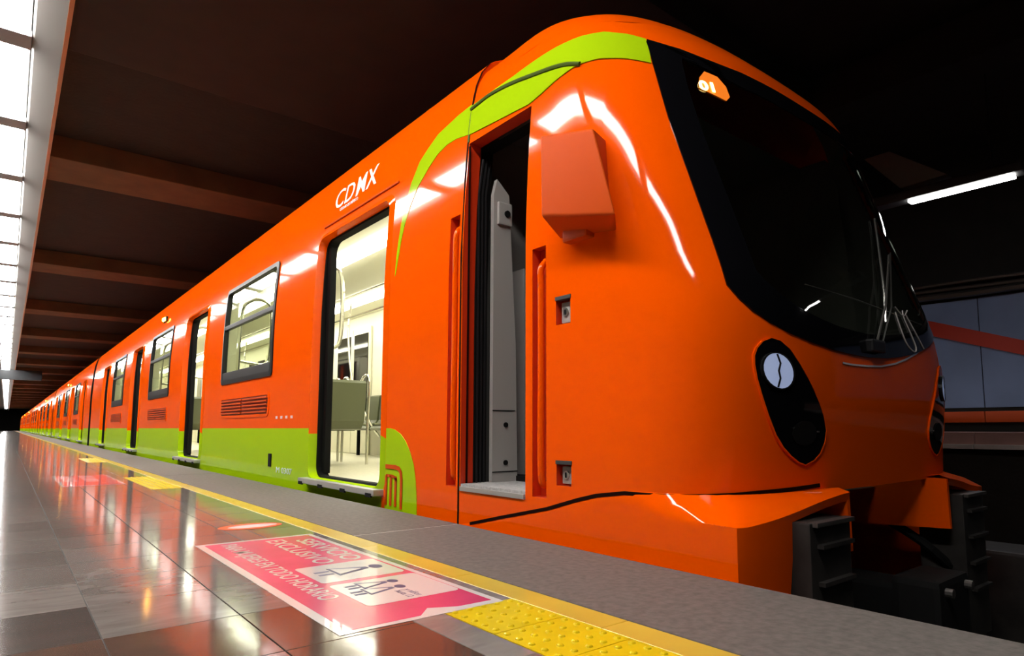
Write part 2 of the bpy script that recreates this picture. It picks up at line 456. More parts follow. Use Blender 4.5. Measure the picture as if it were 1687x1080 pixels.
def cross_seat(root, xc_, yb, s):
    """moulded seat across the car; its back stands at yb and it faces s along y"""
    b = B(); prof = [(0, 1.0), (.03, 1.03), (.06, 1.0), (.09, .62), (.14, .55), (.42, .53), (.46, .50), (.44, .47), (.12, .49), (.04, .58)]
    b.prism([(xc_-.21, yb+s*p[0], p[1]) for p in prof], (.42, 0, 0)); o = b.build('seat', 'olive', root)
    c = B(); c.box(xc_-.18, xc_+.18, min(yb+s*.10, yb+s*.40), max(yb+s*.10, yb+s*.40), .545, .575, .012); c.build('seat_cushion', 'olive_light', o)
    if xc_ > 2.6:
        t = B(); x = xc_+.24; t.tube(bez([(x, yb+s*.02, .10), (x, yb+s*.02, .6), (x, yb+s*.0, 1.02), (x, yb+s*.1, 1.10), (x, yb+s*.22, 1.0), (x, yb+s*.3, .7), (x, yb+s*.42, .58)], 4), .016, 8); t.build('seat_frame', 'steel_rail', o)
def car(root, ys, ye, doors, windows, first):
    holes = [(a, b_, .09, 2.14, .10) for a, b_ in doors]+[(a, b_, 1.04, 2.17, .05) for a, b_ in windows]
    if first: holes.append((3.13, 3.235, .17, 1.77, .0))
    shell(root, ys, ye, holes, first)
    sb = surf_body
    # ---- doorways
    for a, b_ in doors:
        o = densify(rrect(a, b_, .09, 2.14, .10)); n = len(o)
        oo = densify(rrect(a-.05, b_+.05, .05, 2.19, .14))
        # matched loops: build the collar from the same number of points
        ca, cz = (a+b_)/2, (.09+2.14)/2
        grow = [(ca+(y-ca)*(1+.10/(b_-a)), cz+(z-cz)*(1+.08/2.05)) for y, z in o]
        q = B(); mi = []
        ring(q, grow, off(sb, -.001), o, off(sb, -.018)); ring(q, o, off(sb, -.018), o, off(sb, .055))
        for f in q.f:
            z = sum(q.v[i][2] for i in f)/len(f); mi.append(1 if z < .5 else 0)
        f_ = mesh('door_frame', q.v, q.f, ['orange', 'green'], root, mi, smooth=True); f_.data.set_sharp_from_angle(angle=math.radians(40))
        q = B(); inn = [(ca+(y-ca)*(1-.03/(b_-a)), cz+(z-cz)*(1-.03/2.05)) for y, z in o]
        ring(q, o, off(sb, .055), inn, off(sb, .06)); ring(q, inn, off(sb, .06), inn, off(sb, .12)); ring(q, inn, off(sb, .12), o, off(sb, .125))
        ring(q, o, off(sb, .125), o, off(sb, .15)); q.build('door_seal', 'rubber', root)
        # the open leaf's rubber nose standing out of the far pocket
        q = B(); q.box(2.075+.02, 2.15, b_-.075, b_+.005, .12, 2.08, .008); q.build('door_leaf', 'rubber', root)
        q = B(); q.box(1.925, 2.10, a-.03, b_+.06, .045, .088, .008)
        s_ = q.build('door_sill', 'sill', root)
        for k in range(4):
            yy = a+.06+k*(b_-a-.05)/3; g = B(); g.box(1.921, 1.935, yy-.055, yy+.03, .035, .062); g.build('sill_bracket', 'rubber', s_)
    # ---- windows
    for a, b_ in windows:
        o = densify(rrect(a, b_, 1.04, 2.17, .05)); ca, cz = (a+b_)/2, 1.605
        def sc(k): return [(ca+(y-ca)*(1-2*k/(b_-a)), cz+(z-cz)*(1-2*k/1.13)) for y, z in o]
        q = B(); g1, g2, g3 = sc(-.02), sc(.028), sc(.05)
        ring(q, g1, off(sb, 0), g1, off(sb, -.012)); ring(q, g1, off(sb, -.012), g2, off(sb, -.016)); ring(q, g2, off(sb, -.016), g2, off(sb, .04)); ring(q, g2, off(sb, .04), g1, off(sb, .05))
        fr = q.build('window', 'frame_black', root)
        q = B(); xx = surf_body(0, 1.1)[0]
        q.box(xx-.012, xx+.04, a+.02, b_-.02, 1.05, 1.16, .006); q.build('lower_rail', 'frame_black', fr)
        xx = surf_body(0, 1.72)[0]; q = B(); q.box(xx-.014, xx+.03, a+.02, b_-.02, 1.685, 1.735, .006); q.build('transom', 'frame_black', fr)
        for z0, z1 in ((1.16, 1.69), (1.73, 2.15)):
            x0, x1 = surf_body(0, z0)[0]+.012, surf_body(0, z1)[0]+.012
            q = B(); q.prism([(x0, a+.025, z0), (x1, a+.025, z1), (x1, b_-.025, z1), (x0, b_-.025, z0)], (.005, 0, 0)); q.build('pane', 'pane', fr)
        # ventilation grille under the window
        gy0, gy1, gz0, gz1 = a+.05, b_-.0, .615, .865
        q = B(); o1 = rrect(gy0, gy1, gz0, gz1, .06); o2 = rrect(gy0+.03, gy1-.03, gz0+.03, gz1-.03, .04)
        ring(q, o1, off(sb, 0), o1, off(sb, -.007)); ring(q, o1, off(sb, -.007), o2, off(sb, -.007)); ring(q, o2, off(sb, -.007), o2, off(sb, -.0005))
        gr = q.build('vent_grille', 'orange', root)
        q = B(); q.add([(1.9985, gy0+.03, gz0+.03), (1.9985, gy0+.03, gz1-.03), (1.9985, gy1-.03, gz1-.03), (1.9985, gy1-.03, gz0+.03)], [(0, 1, 2, 3)]); q.build('grille_back', 'grille_dark', gr)
        for half_ in (0, 1):
            m0 = gy0+.05 if half_ == 0 else (gy0+gy1)/2+.03; m1 = (gy0+gy1)/2-.03 if half_ == 0 else gy1-.05
            for k in range(5):
                z = gz0+.045+k*.036; q = B(); q.box(1.984, 1.9985, m0, m1, z, z+.016, .003); q.build('slat', 'orange_matt', gr)
    # ---- interior
    y0_, y1_ = ys+.10, ye-.12
    if first: y0_ = 3.32
    q = B(); q.box(2.13, 4.42, y0_, y1_, .04, .09); q.build('interior_floor', 'cream_floor', root)
    q = B(); q.add([(2.15, y0_, 2.33), (4.39, y0_, 2.33), (4.39, y1_, 2.33), (2.15, y1_, 2.33), (2.15, y0_, 2.36), (4.39, y0_, 2.36), (4.39, y1_, 2.36), (2.15, y1_, 2.36)], [(0, 3, 2, 1), (4, 5, 6, 7), (0, 1, 5, 4), (2, 3, 7, 6)])
    q.build('interior_ceiling', 'cream', root)
    q = B()
    ih = [(a, b_, .09, 2.14, 0) for a, b_ in doors]+[(a, b_, 1.04, 2.17, 0) for a, b_ in windows]
    panel(q, [y0_, y1_], [.09, 1.0, 2.34], ih, lambda y, z: (2.15, y, z))
    for a, b_, z0, z1, _ in ih[len(doors):]:
        q.add([(2.03, a, z0), (2.03, b_, z0), (2.15, b_, z0), (2.15, a, z0)], [(0, 1, 2, 3)]); q.add([(2.05, a, z1), (2.05, b_, z1), (2.15, b_, z1), (2.15, a, z1)], [(3, 2, 1, 0)]); q.add([(2.03, b_, z0), (2.05, b_, z1), (2.15, b_, z1), (2.15, b_, z0), (2.03, a, z0), (2.05, a, z1), (2.15, a, z1), (2.15, a, z0)], [(0, 1, 2, 3), (7, 6, 5, 4)])
    q.add([(4.40, y0_, .09), (4.40, y1_, .09), (4.40, y1_, 2.34), (4.40, y0_, 2.34)], [(0, 3, 2, 1)])
    q.add([(2.15, y1_, .09), (4.40, y1_, .09), (4.40, y1_, 2.34), (2.15, y1_, 2.34)], [(0, 1, 2, 3)])
    q.add([(2.15, y0_, .09), (4.40, y0_, .09), (4.40, y0_, 2.34), (2.15, y0_, 2.34)], [(3, 2, 1, 0)])
    q.build('interior_wall', 'cream', root)
    for x in (2.72, 3.82):
        q = B(); q.box(x-.07, x+.07, y0_+.1, y1_-.1, 2.285, 2.325, .01); q.build('ceiling_light', 'strip_light', root)
    for a, b_ in doors:      # closed doors of the other side
        for ya, yb in ((a, (a+b_)/2-.006), ((a+b_)/2+.006, b_)):
            q = B(); q.box(4.365, 4.395, ya, yb, .1, 2.12, .006); d = q.build('far_door_leaf', 'cream', root)
            q = B(); q.box(4.355, 4.366, ya+.07, yb-.07, .75, 2.02, .004); q.build('door_glass', 'gloss_black', d)
        for y in (a-.02, b_+.02):
            q = B(); q.tube([(4.2, y, .09), (4.2, y, 1.15)], .028, 8); q.build('screen_post', 'rubber', root)
        for x, y in ((2.95, a+.15), (3.60, b_-.15)):
            q = B(); q.tube([(x, y, .09), (x, y, 2.32)], .016, 8); q.build('grab_pole', 'steel_rail', root)
    for a, b_ in windows:
        q = B(); q.box(4.375, 4.40, a, b_, 1.04, 2.1, .006); d = q.build('far_window', 'frame_black', root)
        for z0, z1 in ((1.10, 1.66), (1.70, 2.05)):
            q = B(); q.box(4.368, 4.377, a+.04, b_-.04, z0, z1); q.build('far_pane', 'gloss_black', d)
        for k in range(6): seat_part(root, a+.23+k*.48, 1)
        for yb, s in ((a+.18, 1), ((a+b_)/2-.04, -1), ((a+b_)/2+.04, 1), (b_-.18, -1)):
            for xc_ in (2.42, 2.88): cross_seat(root, xc_, yb, s)
        for ye_ in (a-.28, b_+.12):
            # curved steel screen rail beside the seats
            q = B(); q.tube(bez([(2.2, ye_, .10), (2.2, ye_, .9), (2.22, ye_, 1.9), (2.32, ye_, 2.12), (2.5, ye_, 2.14), (2.58, ye_, 2.0), (2.58, ye_, 1.45), (2.52, ye_, 1.32), (2.38, ye_, 1.32), (2.22, ye_, 1.34)], 5), .021, 8); q.build('seat_rail', 'steel_rail', root)
        q = B(); q.tube(bez([(3.75, b_+.3, 2.3), (3.72, b_+.3, 1.8), (3.78, b_+.2, 1.1), (4.0, b_, .5), (4.2, b_, .30)], 6), .016, 8); q.build('curved_rail', 'steel_rail', root)
    for x in (2.98, 3.56):
        q = B(); q.tube([(x, y0_+.2, 2.02), (x, y1_-.2, 2.02)], .014, 8); q.build('overhead_rail', 'steel_rail', root)
    # ---- outside details
    q = B(); q.box(2.2, 4.34, ys+(.4 if not first else 1.2), ye-.4, -1.0, -.35); q.build('underframe', 'under', root)
    mid = windows[1]; ym = (mid[0]+mid[1])/2-.0
    q = B(); xx = surf_body(0, 2.41)[0]; q.box(xx-.03, xx+.01, ym-.14, ym+.14, 2.36, 2.45, .015); lp = q.build('indicator_housing', 'frame_black', root)
    q = B()
    for k in (-1, 1): q.tube([(xx-.012, ym+k*.06, 2.405), (xx-.05, ym+k*.06, 2.405)], [.034, .028], 12)
    q.build('indicator_lamp', 'amber', lp)

# ------------------------------------------------------------------ lead car with the driver's cab
root = empty('metro_car', (XC, 3.0, -1.0), "orange and green lead metro car with black windscreen nose and open driver's door", 'metro car', 'cars of the standing metro train')
D1 = [(4.06+5.31*k, 5.41+5.29*k) for k in range(4)]; W1 = [(6.52, 8.42), (11.78, 13.66), (17.1, 19.0)]
car(root, 3.10, 24.0, D1, W1, True)

def low_z(y):      # lower edge of the cab shell on the platform side
    return lerp_tab([(1.845, .232), (2.0, .208), (2.327, .122), (2.876, 0.0), (3.1, -.04)], y)
left_o = [(-.069, .832), (-.15, .833), (-.238, .842), (-.31, .862), (-.368, .888), (-.415, .925), (-.45, .967), (-.478, 1.018), (-.498, 1.072), (-.508, 1.28), (-.519, 1.485), (-.53, 1.7), (-.539, 1.899), (-.542, 2.08), (-.543, 2.20), (-.538, 2.37), (-.532, 2.395), (-.45, 2.335), (-.353, 2.28), (-.2, 2.262), (-.064, 2.258)]
right_o = [(.03, .842), (.116, .862), (.19, .885), (.25, .912), (.32, .952), (.375, .995), (.425, 1.04), (.465, 1.095), (.492, 1.16), (.508, 1.30), (.519, 1.485), (.53, 1.7), (.539, 1.899), (.542, 2.08), (.543, 2.20), (.538, 2.37), (.532, 2.395), (.45, 2.335), (.353, 2.28), (.2, 2.262), (.064, 2.258)]
outl = left_o+right_o[::-1]
def scl_ws(o, k):
    return [(u*(1-k*.9), 1.55+(v-1.55)*(1-k)) for u, v in o]
inner_ws = scl_ws(outl, .05); cut_ws = scl_ws(outl, .07)
def inside_ws(u, v, P=None):
    P = scl_ws(outl, .035); r = False; j = len(P)-1
    for i in range(len(P)):
        if (P[i][1] > v) != (P[j][1] > v) and u < (P[j][0]-P[i][0])*(v-P[i][1])/(P[j][1]-P[i][1])+P[i][0]: r = not r
        j = i
    return r
# nose shell (front part)
b = B(); T = []; 

ZN = [.232, .4, .55, .7, .775, .85, .925, 1.0, 1.075, 1.15, 1.225, 1.3, 1.375, 1.45, 1.525, 1.6, 1.675, 1.75, 1.825, 1.9, 1.95, 2.0, 2.05, 2.1, 2.15, 2.2, 2.25, 2.3, 2.35, 2.4, 2.45, 2.5, 2.55, 2.6, 2.65, 2.7, 2.74, 2.78, 2.81, 2.84, 2.87, 2.9, 2.92, 2.94, 2.955, 2.965, 2.975]
YJ = 2.0
rows = []
for z in ZN:
    lo = t_of_y(YJ, min(z, 2.6)) if z <= 2.6 else None
    tj = t_of_y(YJ, z) if yc(z) < YJ else 0
    rows.append(tj)
# front grid covers y < 2.0 up to z = 2.6, the dome above reaches back to the seam
vs = []; fs = []; n = 97; zf = [z for z in ZN if z <= 2.6]
for z in zf:
    tj = t_of_y(YJ, z)
    for k in range(n):
        u = -1+2*k/(n-1); t_ = tj*-u; z_ = z
        if z < .3 and t_ < 0:
            yy = S(t_, z)[1]
            if yy > 1.84: z_ = low_z(yy)
        vs.append(S(t_, z_))
for j in range(len(zf)-1):
    for k in range(n-1):
        a = j*n+k; q4 = []
        for jj, kk in ((j, k), (j, k+1), (j+1, k+1), (j+1, k)):
            q4.append(inside_ws(t_of_y(YJ, zf[jj])*-(-1+2*kk/(n-1)), zf[jj]))
        if not all(q4): fs.append((a, a+1, a+1+n, a+n))
b.add(vs, fs)
li = B(); lv = []; k0 = len(vs)
for p_ in vs:
    p_ = Vector(p_); dd = Vector((XC, 2.6, p_.z))-p_; dd.z = 0; lv.append(p_+dd.normalized()*.03)
li.add(lv, [tuple(reversed(f)) for f in fs]); 
# right side wall of the cab
yr = [2.0, 2.1, 2.2, 2.3, 2.5, 2.7, 2.9, 3.1]
vs = [Syz(y, z, 1) for z in zf for y in yr]; m_ = len(yr)
b.add(vs, [(j*m_+k, j*m_+k+1, (j+1)*m_+k+1, (j+1)*m_+k) for j in range(len(zf)-1) for k in range(m_-1)])
# dome
zt = [z for z in ZN if z >= 2.6]
def domept(t, z):
    s = -1 if t < 0 else 1; u = abs(t)          # 0..1 nose, 1..1.3 straight back to the seam
    if u <= 1: return S(t, z)
    p = S(s*1.0, z); f = (u-1)/.3; y = p[1]+(3.1-p[1])*f
    return (p[0], y, zdrop(y, z))
tt = [-1.3, -1.2, -1.1]+[-1+2*k/60 for k in range(61)]+[1.1, 1.2, 1.3]; n2 = len(tt)
vs = [domept(t, z) for z in zt for t in tt]
fs = [(j*n2+k, j*n2+k+1, (j+1)*n2+k+1, (j+1)*n2+k) for j in range(len(zt)-1) for k in range(n2-1)]
b.add(vs, fs)
# connecting strip between the front grid (y<2) and the dome handled by the cab side panel up to 2.6
def surf_cab_low(y, z):
    if z <= .2551: z = low_z(y)
    return Syz(y, z)
zp = [.255]+[z for z in zf if z > .255]
cab_holes = [(2.495, 3.085, .15, 2.20, 0), (2.335, 2.44, .30, 1.40, 0), (2.16, 2.262, .985, 1.115, 0), (2.16, 2.262, .30, .375, 0)]
cab_holes = [(2.495, 3.085, .15, 2.20, 0), (2.335, 2.44, .17, 1.40, 0), (2.16, 2.262, .99, 1.12, 0), (2.16, 2.262, .235, .345, 0)]
def cabfn(y, z):
    if z < .14: z = max(z, low_z(y)) if z > -.9 else low_z(y)
    return Syz(y, z)
panel(b, [2.0, 2.1, 2.2, 2.3, 2.4, 2.5, 2.7, 2.9, 3.085, 3.1], [-1.0, .15]+[z for z in zf if z > .3], cab_holes, lambda y, z: Syz(y, low_z(y) if z < -.5 else (z if z > low_z(y) else low_z(y))))
nose = mesh('cab_shell', b.v, b.f, 'orange', root, smooth=True); fix(nose, 5e-4)
nose.data.set_sharp_from_angle(angle=math.radians(42))

sc_ = surf_cab
# seam between the cab and the carriage
strip('cab_seam', [(3.1, z) for z in [-.5, 0, .5, 1, 1.5, 2.0, 2.2, 2.4, 2.5, 2.6, 2.7, 2.78]], lambda y, z: (XC-half(z), y, z), .014, .003, 'groove', root)
tp = [(-1.30+.0, z) for z in (0,)]
# lower seam line
lowpts = [(-1.877, -.02), (-1.6, .042), (-1.227, .122), (-.918, .209), (-.79, .232), (-.70, .233), (-.6, .236), (-.5, .244), (-.447, .25), (-.36, .256), (-.289, .262)]
lp = []
for (a, c), (d, e) in zip(lowpts, lowpts[1:]):
    for k in range(3): lp.append((a+(d-a)*k/3, c+(e-c)*k/3))
lp.append(lowpts[-1])
strip('skirt_seam', lp, S, .016, .004, 'groove', root)

# windscreen
oD = densify(outl, .06); iD = [p for p in scl_ws(oD, .16)]
fb = B(); cx_ = len(oD)
def np_(u, v, d):
    e = 1e-3; p = Vector(S(u, v)); a = Vector(S(u+e, v))-Vector(S(u-e, v)); c_ = Vector(S(u, v+e))-Vector(S(u, v-e)); nn = c_.cross(a).normalized()
    if nn.dot(p-Vector((XC, max(p.y, 2.6), p.z))) < 0: nn = -nn
    return p+nn*d
loops = [[np_(*p, -.015) for p in oD], [np_(*p, .007) for p in oD]]
for kk in (.04, .08, .12, .16): loops.append([np_(*p, .0075) for p in scl_ws(oD, kk)])
loops.append([np_(*p, .001) for p in scl_ws(oD, .16)])
nn_ = len(oD); fb.add([p for L in loops for p in L], [(j*nn_+i, j*nn_+(i+1) % nn_, (j+1)*nn_+(i+1) % nn_, (j+1)*nn_+i) for j in range(len(loops)-1) for i in range(nn_)])
ws = patch('windscreen', scl_ws(outl, .03), S, .005, 'windscreen_glass', root, .06, thick=.001)
bd = mesh('windscreen_border', fb.v, fb.f, 'gloss_black', ws, smooth=True); fix(bd); bd.data.set_sharp_from_angle(angle=math.radians(50))
# clear field of the glass seen against the dark cab
def scl(o, k, cu, cv): return [(cu+(u-cu)*k, cv+(v-cv)*k) for u, v in o]
rim = [(0, .775), (-.12, .785), (-.24, .80)]
strip('windscreen_trim', [(-.20, .79), (-.166, .787), (-.08, .79), (-.007, .798), (.08, .822), (.146, .852), (.22, .895), (.30, .96), (.36, 1.01), (.43, 1.08), (.48, 1.15)], S, .008, .004, 'print_white', root)
# destination display behind the glass
q = patch('number_display', [(-.436, 2.085), (-.365, 2.04), (-.350, 2.07), (-.352, 2.13), (-.37, 2.18), (-.405, 2.195), (-.425, 2.15)], S, .0075, 'led_glow', ws, .03, thick=.001)
def on_nose(name, txt, t0, t1, z0, hgt, m, parent, d=.009, shear=0, bold=0):
    vs, fs = flat_text(txt, 1, bold=bold, shear=shear); xm = max(v[0] for v in vs); xn = min(v[0] for v in vs); ym = max(v[1] for v in vs)
    def P(x, y, dd):
        u = t0+(t1-t0)*(x-xn)/(xm-xn); v = z0+hgt*y/ym; p = Vector(S(u, v)); nn = (p-Vector((XC, 3.0, p.z))).normalized(); nn = Vector((nn.x*.4, -1, .3)).normalized()
        return p+nn*dd
    v, f = thicken([P(x, y, d) for x, y in vs], [P(x, y, d-.002) for x, y in vs], fs)
    return mesh(name, v, f, m, parent)
on_nose('display_digits', '01', -.435, -.393, 2.075, .055, 'led_yellow', ws, .012, bold=.03)
# wiper
def NP(t, z, d): 
    p = Vector(S(t, z)); return p+Vector((0, -1, .25)).normalized()*d
q = B(); q.tube([NP(-.05, .89, .03), NP(.03, 1.1, .045), NP(.172, 1.42, .04)], .006, 6); wp = q.build('wiper', 'dark_steel', root)
q = B(); q.tube(bez([NP(.04, 1.02, .02), NP(.075, 1.2, .025), NP(.15, 1.48, .02), NP(.20, 1.66, .02)], 5), .007, 6); q.build('wiper_blade', 'steel', wp)
q = B(); q.tube([NP(-.02, .89, .03), NP(.07, 1.1, .04), NP(.19, 1.44, .04)], .004, 6); q.build('wiper_link', 'steel', wp)
q = B(); c0 = NP(-.045, .885, .02); q.box(c0.x-.07, c0.x+.07, c0.y-.02, c0.y+.03, c0.z-.03, c0.z+.03, .01); q.build('wiper_motor_cap', 'frame_black', wp)
# scratched tag on the lower glass
q = B()
def tg(L): return [((u-.12)*.95+.13, v) for u, v in L]
for pts in ([(.12, 1.10), (.135, 1.0), (.16, .93), (.20, .90), (.215, .93), (.195, 1.0), (.17, 1.08), (.175, 1.12)], [(.19, 1.10), (.235, 1.0), (.27, .93)], [(.13, 1.13), (.17, 1.09), (.21, 1.13)]):
    q.tube(bez([NP(u, v, .009) for u, v in tg(pts)], 5), .0035, 5)
q.build('scratched_tag', 'print_white', ws)
q = B(); q.tube([NP(-.30, 1.12, .007), NP(-.1, 1.11, .008), NP(.0, 1.10, .009), NP(.3, 1.07, .009)], .0022, 5); q.build('glass_heater_line', 'dark_steel', ws)

# headlight pods, a mirrored pair
pod = [(-.417, .862), (-.438, .845), (-.452, .816), (-.459, .785), (-.460, .75), (-.456, .695), (-.447, .632), (-.432, .55), (-.414, .474), (-.396, .425), (-.376, .389), (-.355, .362), (-.335, .35), (-.309, .366), (-.289, .396), (-.275, .44), (-.271, .488), (-.279, .545), (-.294, .599), (-.311, .655), (-.33, .711), (-.352, .77), (-.373, .822), (-.395, .853)]
for s in (1, -1):
    o = [(s*u, v) for u, v in pod]
    p = patch('headlight_pod', o, S, .006, 'gloss_black', root, .05, thick=.02)
    e = o+[o[0]]; strip('pod_rim', e, S, .004, .008, 'orange', p)
    cu, cv = -.409*s, .728
    lens = [(cu+.036*math.cos(a)*(1)-.004*math.sin(a)*s, cv+.072*math.sin(a)) for a in [2*math.pi*k/24 for k in range(24)]]
    l = patch('headlight', lens, S, .014, 'lamp_lens', p, .03, thick=.012)
    strip('headlight_rim', lens+[lens[0]], S, .004, .0155, 'frame_black', p)
    strip('bulb_shield', [(cu-.002*s, cv+.066), (cu+.004*s, cv+.03), (cu-.001*s, cv+.0), (cu+.002*s, cv-.03), (cu-.004*s, cv-.066)], S, .0035, .016, 'frame_black', l)
    c2 = (-.352*s, .49)
    strip('lower_lamp_edge', [(c2[0]-.02*s, c2[1]+.015), (c2[0]-.01*s, c2[1]), (c2[0]+.055*s, c2[1]-.004)], S, .006, .009, 'steel', p)
    tail = [(c2[0]+.012*s+.034*math.cos(a), c2[1]-.01+.05*math.sin(a)) for a in [2*math.pi*k/20 for k in range(20)]]
    patch('tail_lamp', tail, S, .010, 'rubber', p, .05, thick=.004)

# green band from the windscreen corner over the door to the tapering tip
def Sb(t, z):      # cab part drops a little at the roof, the carriage does not
    return S(t, z)
up = [(-.534, 2.40), (-.58, 2.445), (-.644, 2.485), (-.724, 2.49), (-.80, 2.486), (-.89, 2.482), (-1.147, 2.475), (-1.40, 2.475)]
lo = [(-.546, 2.216), (-.614, 2.255), (-.698, 2.288), (-.782, 2.292), (-.88, 2.265), (-.99, 2.232), (-1.094, 2.216), (-1.35, 2.235)]
def endt(z): return t_of_y(3.095, z)
oc = up+[(endt(2.46), 2.47)]+[(endt(2.26), 2.26)]+lo[::-1]
patch('green_band', oc, S, .006, 'green', root, .04)
bu = [(3.105, 2.465), (3.25, 2.455), (3.486, 2.414), (3.6, 2.355), (3.698, 2.295), (3.79, 2.17), (3.855, 2.018), (3.892, 1.89), (3.915, 1.773), (3.93, 1.66), (3.936, 1.54)]
bl = [(3.105, 2.265), (3.25, 2.29), (3.352, 2.29), (3.46, 2.265), (3.559, 2.209), (3.64, 2.15), (3.699, 2.104), (3.775, 2.0), (3.835, 1.886), (3.87, 1.79), (3.895, 1.681), (3.925, 1.56)]
sw = patch('green_swoosh', bu+bl[::-1], surf_body, .003, 'green', root, .1)
# green corner with the line emblem
gc = [(4.005, .5), (3.95, .5), (3.88, .49), (3.80, .462), (3.73, .415), (3.67, .35), (3.62, .27), (3.59, .17), (3.575, .06), (3.57, -.1), (3.57, -.45), (4.005, -.45)]
patch('green_corner', gc, surf_body, .003, 'green', root, .2)
em = B()
def flatbar(q, pts, wid, d=.008):
    o = ribbon(pts, wid); n = len(pts)
    q.add([(2.0-d, *o[i]) for i in range(2*n)], [(i, i+1, 2*n-2-i, 2*n-1-i) for i in range(n-1)])
    q.add([(2.0-.0035, *o[i]) for i in range(2*n)], [(2*n-1-i, 2*n-2-i, i+1, i) for i in range(n-1)])
flatbar(em, [(3.995, .245), (3.86, .245), (3.81, .238), (3.782, .215), (3.772, .18), (3.772, -.02)], .028)
for k in range(3): flatbar(em, [(3.985-.068*k, .185), (3.985-.068*k, -.01)], .026)
flatbar(em, [(3.985, .185), (3.90, .185), (3.86, .178), (3.84, .16)], .018)
em.build('line_emblem', 'orange_matt', root)

# lettering above the first door
text_side('city_lettering', 'CD', 5.20, 2.36, .235, 'white_vinyl', root, width=.40, shear=.06)
text_side('city_lettering', 'MX', 4.77, 2.36, .235, 'white_vinyl', root, width=.385, bold=.003, shear=.0, spacing=1.12)
text_side('city_lettering', 'CIUDAD DE MÉXICO', 5.06, 2.315, .038, 'white_vinyl', root, width=.36)
q = B(); q.tube([(1.995+inset(2.25), 3.98, 2.24), (1.995+inset(2.25), 5.35, 2.24)], .008, 6); q.build('rain_gutter', 'orange_matt', root)
text_side('fleet_number', 'M 0307', 6.28, .085, .075, 'white_faint', root, width=.44)
q = B(); q.box(1.99, 2.01, 6.42, 6.50, .13, .255, .004); q.build('release_flap', 'rubber', root)
q = B()
for k in range(4): q = B(); q.box(1.996, 2.0, 6.32-.14*k-.03, 6.32-.14*k+.02, .59, .615); q.build('service_marking', 'print_pink_pale', root)

# rubber gutter over the cab door
gp = [(-1.58, 2.44), (-1.50, 2.448), (-1.388, 2.455), (-1.25, 2.44), (-1.127, 2.415), (-1.03, 2.39), (-.926, 2.36), (-.88, 2.346), (-.831, 2.328), (-.80, 2.31), (-.77, 2.29)]
def SP(t, z, d):
    p = Vector(S(t, z)); n_ = Vector((p.x-XC, (p.y-2.6) if p.y < 2.6 else 0, 0)).normalized(); return p+n_*d
q = B(); q.tube(bez([SP(u, v, .006) for u, v in gp], 4), .012, 8); 
gt = q.build('door_gutter', 'gasket_green', root)
strip('gutter_drop', [(3.094, z) for z in (2.21, 2.28, 2.36, 2.44)], surf_cab, .016, .006, 'gasket_green', gt)

# cab doorway
def xs(z): return 2.0+inset(z)
def reveal(name, ya, yb, z0, z1, x0, x1, m, parent=root):
    q = B()
    P = lambda x, y, z: (xs(z)+x, y, z)
    zz = [z0, (z0+1.3)/1 if False else 1.3, 1.8, z1]
    for i in range(3):
        a, c = zz[i], zz[i+1]
        q.add([P(x0, yb, a), P(x0, yb, c), P(x1, yb, c), P(x1, yb, a)], [(0, 1, 2, 3)])
        q.add([P(x0, ya, a), P(x0, ya, c), P(x1, ya, c), P(x1, ya, a)], [(3, 2, 1, 0)])
    q.add([P(x0, ya, z1), P(x0, yb, z1), P(x1, yb, z1), P(x1, ya, z1)], [(0, 1, 2, 3)])
    return q.build(name, m, parent)
reveal('doorway_lining', 2.495, 3.085, .15, 2.20, 0, .085, 'recess_red')
q = B(); q.box(2.035, 2.04+.0, 3.070, 3.086, .16, 2.18); q.build('lining_groove', 'groove', root)
reveal('doorway_seal', 2.495, 3.075, .15, 2.18, .085, .17, 'rubber')
q = B(); 
for x in (2.10, 2.125, 2.15): q.tube([(x, 3.068, .16), (x, 3.068, 1.9), (x+.03, 3.068, 2.12)], .007, 6)
q.build('seal_rib', 'frame_black', root)
q = B(); q.box(2.0, 2.62, 2.497, 3.08, .155, .19, .004); cs = q.build('cab_step', 'sill_grip', root)
q = B(); q.box(1.992, 2.02, 2.5, 3.08, .15, .175, .003); q.build('step_edge', 'sill', cs)
# inner door post
zz = [.19, 1.0, 1.9]; q = B()
q.prism([(2.175, 3.05, .19), (2.36, 3.05, .19), (2.345, 3.05, 1.0), (2.29, 3.05, 1.92), (2.20, 3.05, 2.0), (2.175, 3.05, 1.9)], (0, -.03, 0)); po = q.build('inner_post', 'grey_panel', root)
for z in (.30, .52): 
    q = B(); q.tube([(2.27, 3.022, z), (2.27, 3.012, z)], .015, 12); q.build('bolt', 'rubber', po)
for z in (.245, .60):
    q = B(); q.box(2.175, 2.36-.02*(z > .5), 3.017, 3.0205, z, z+.006); q.build('panel_joint', 'rubber', po)
q = B(); q.box(2.20, 2.30, 3.00, 3.03, 1.72, 1.86, .01); hk = q.build('latch_plate', 'grey_panel', po)
q = B(); q.tube([(2.26, 3.0, 1.79), (2.26, 2.99, 1.79)], .02, 12); q.build('latch_hole', 'rubber', hk)
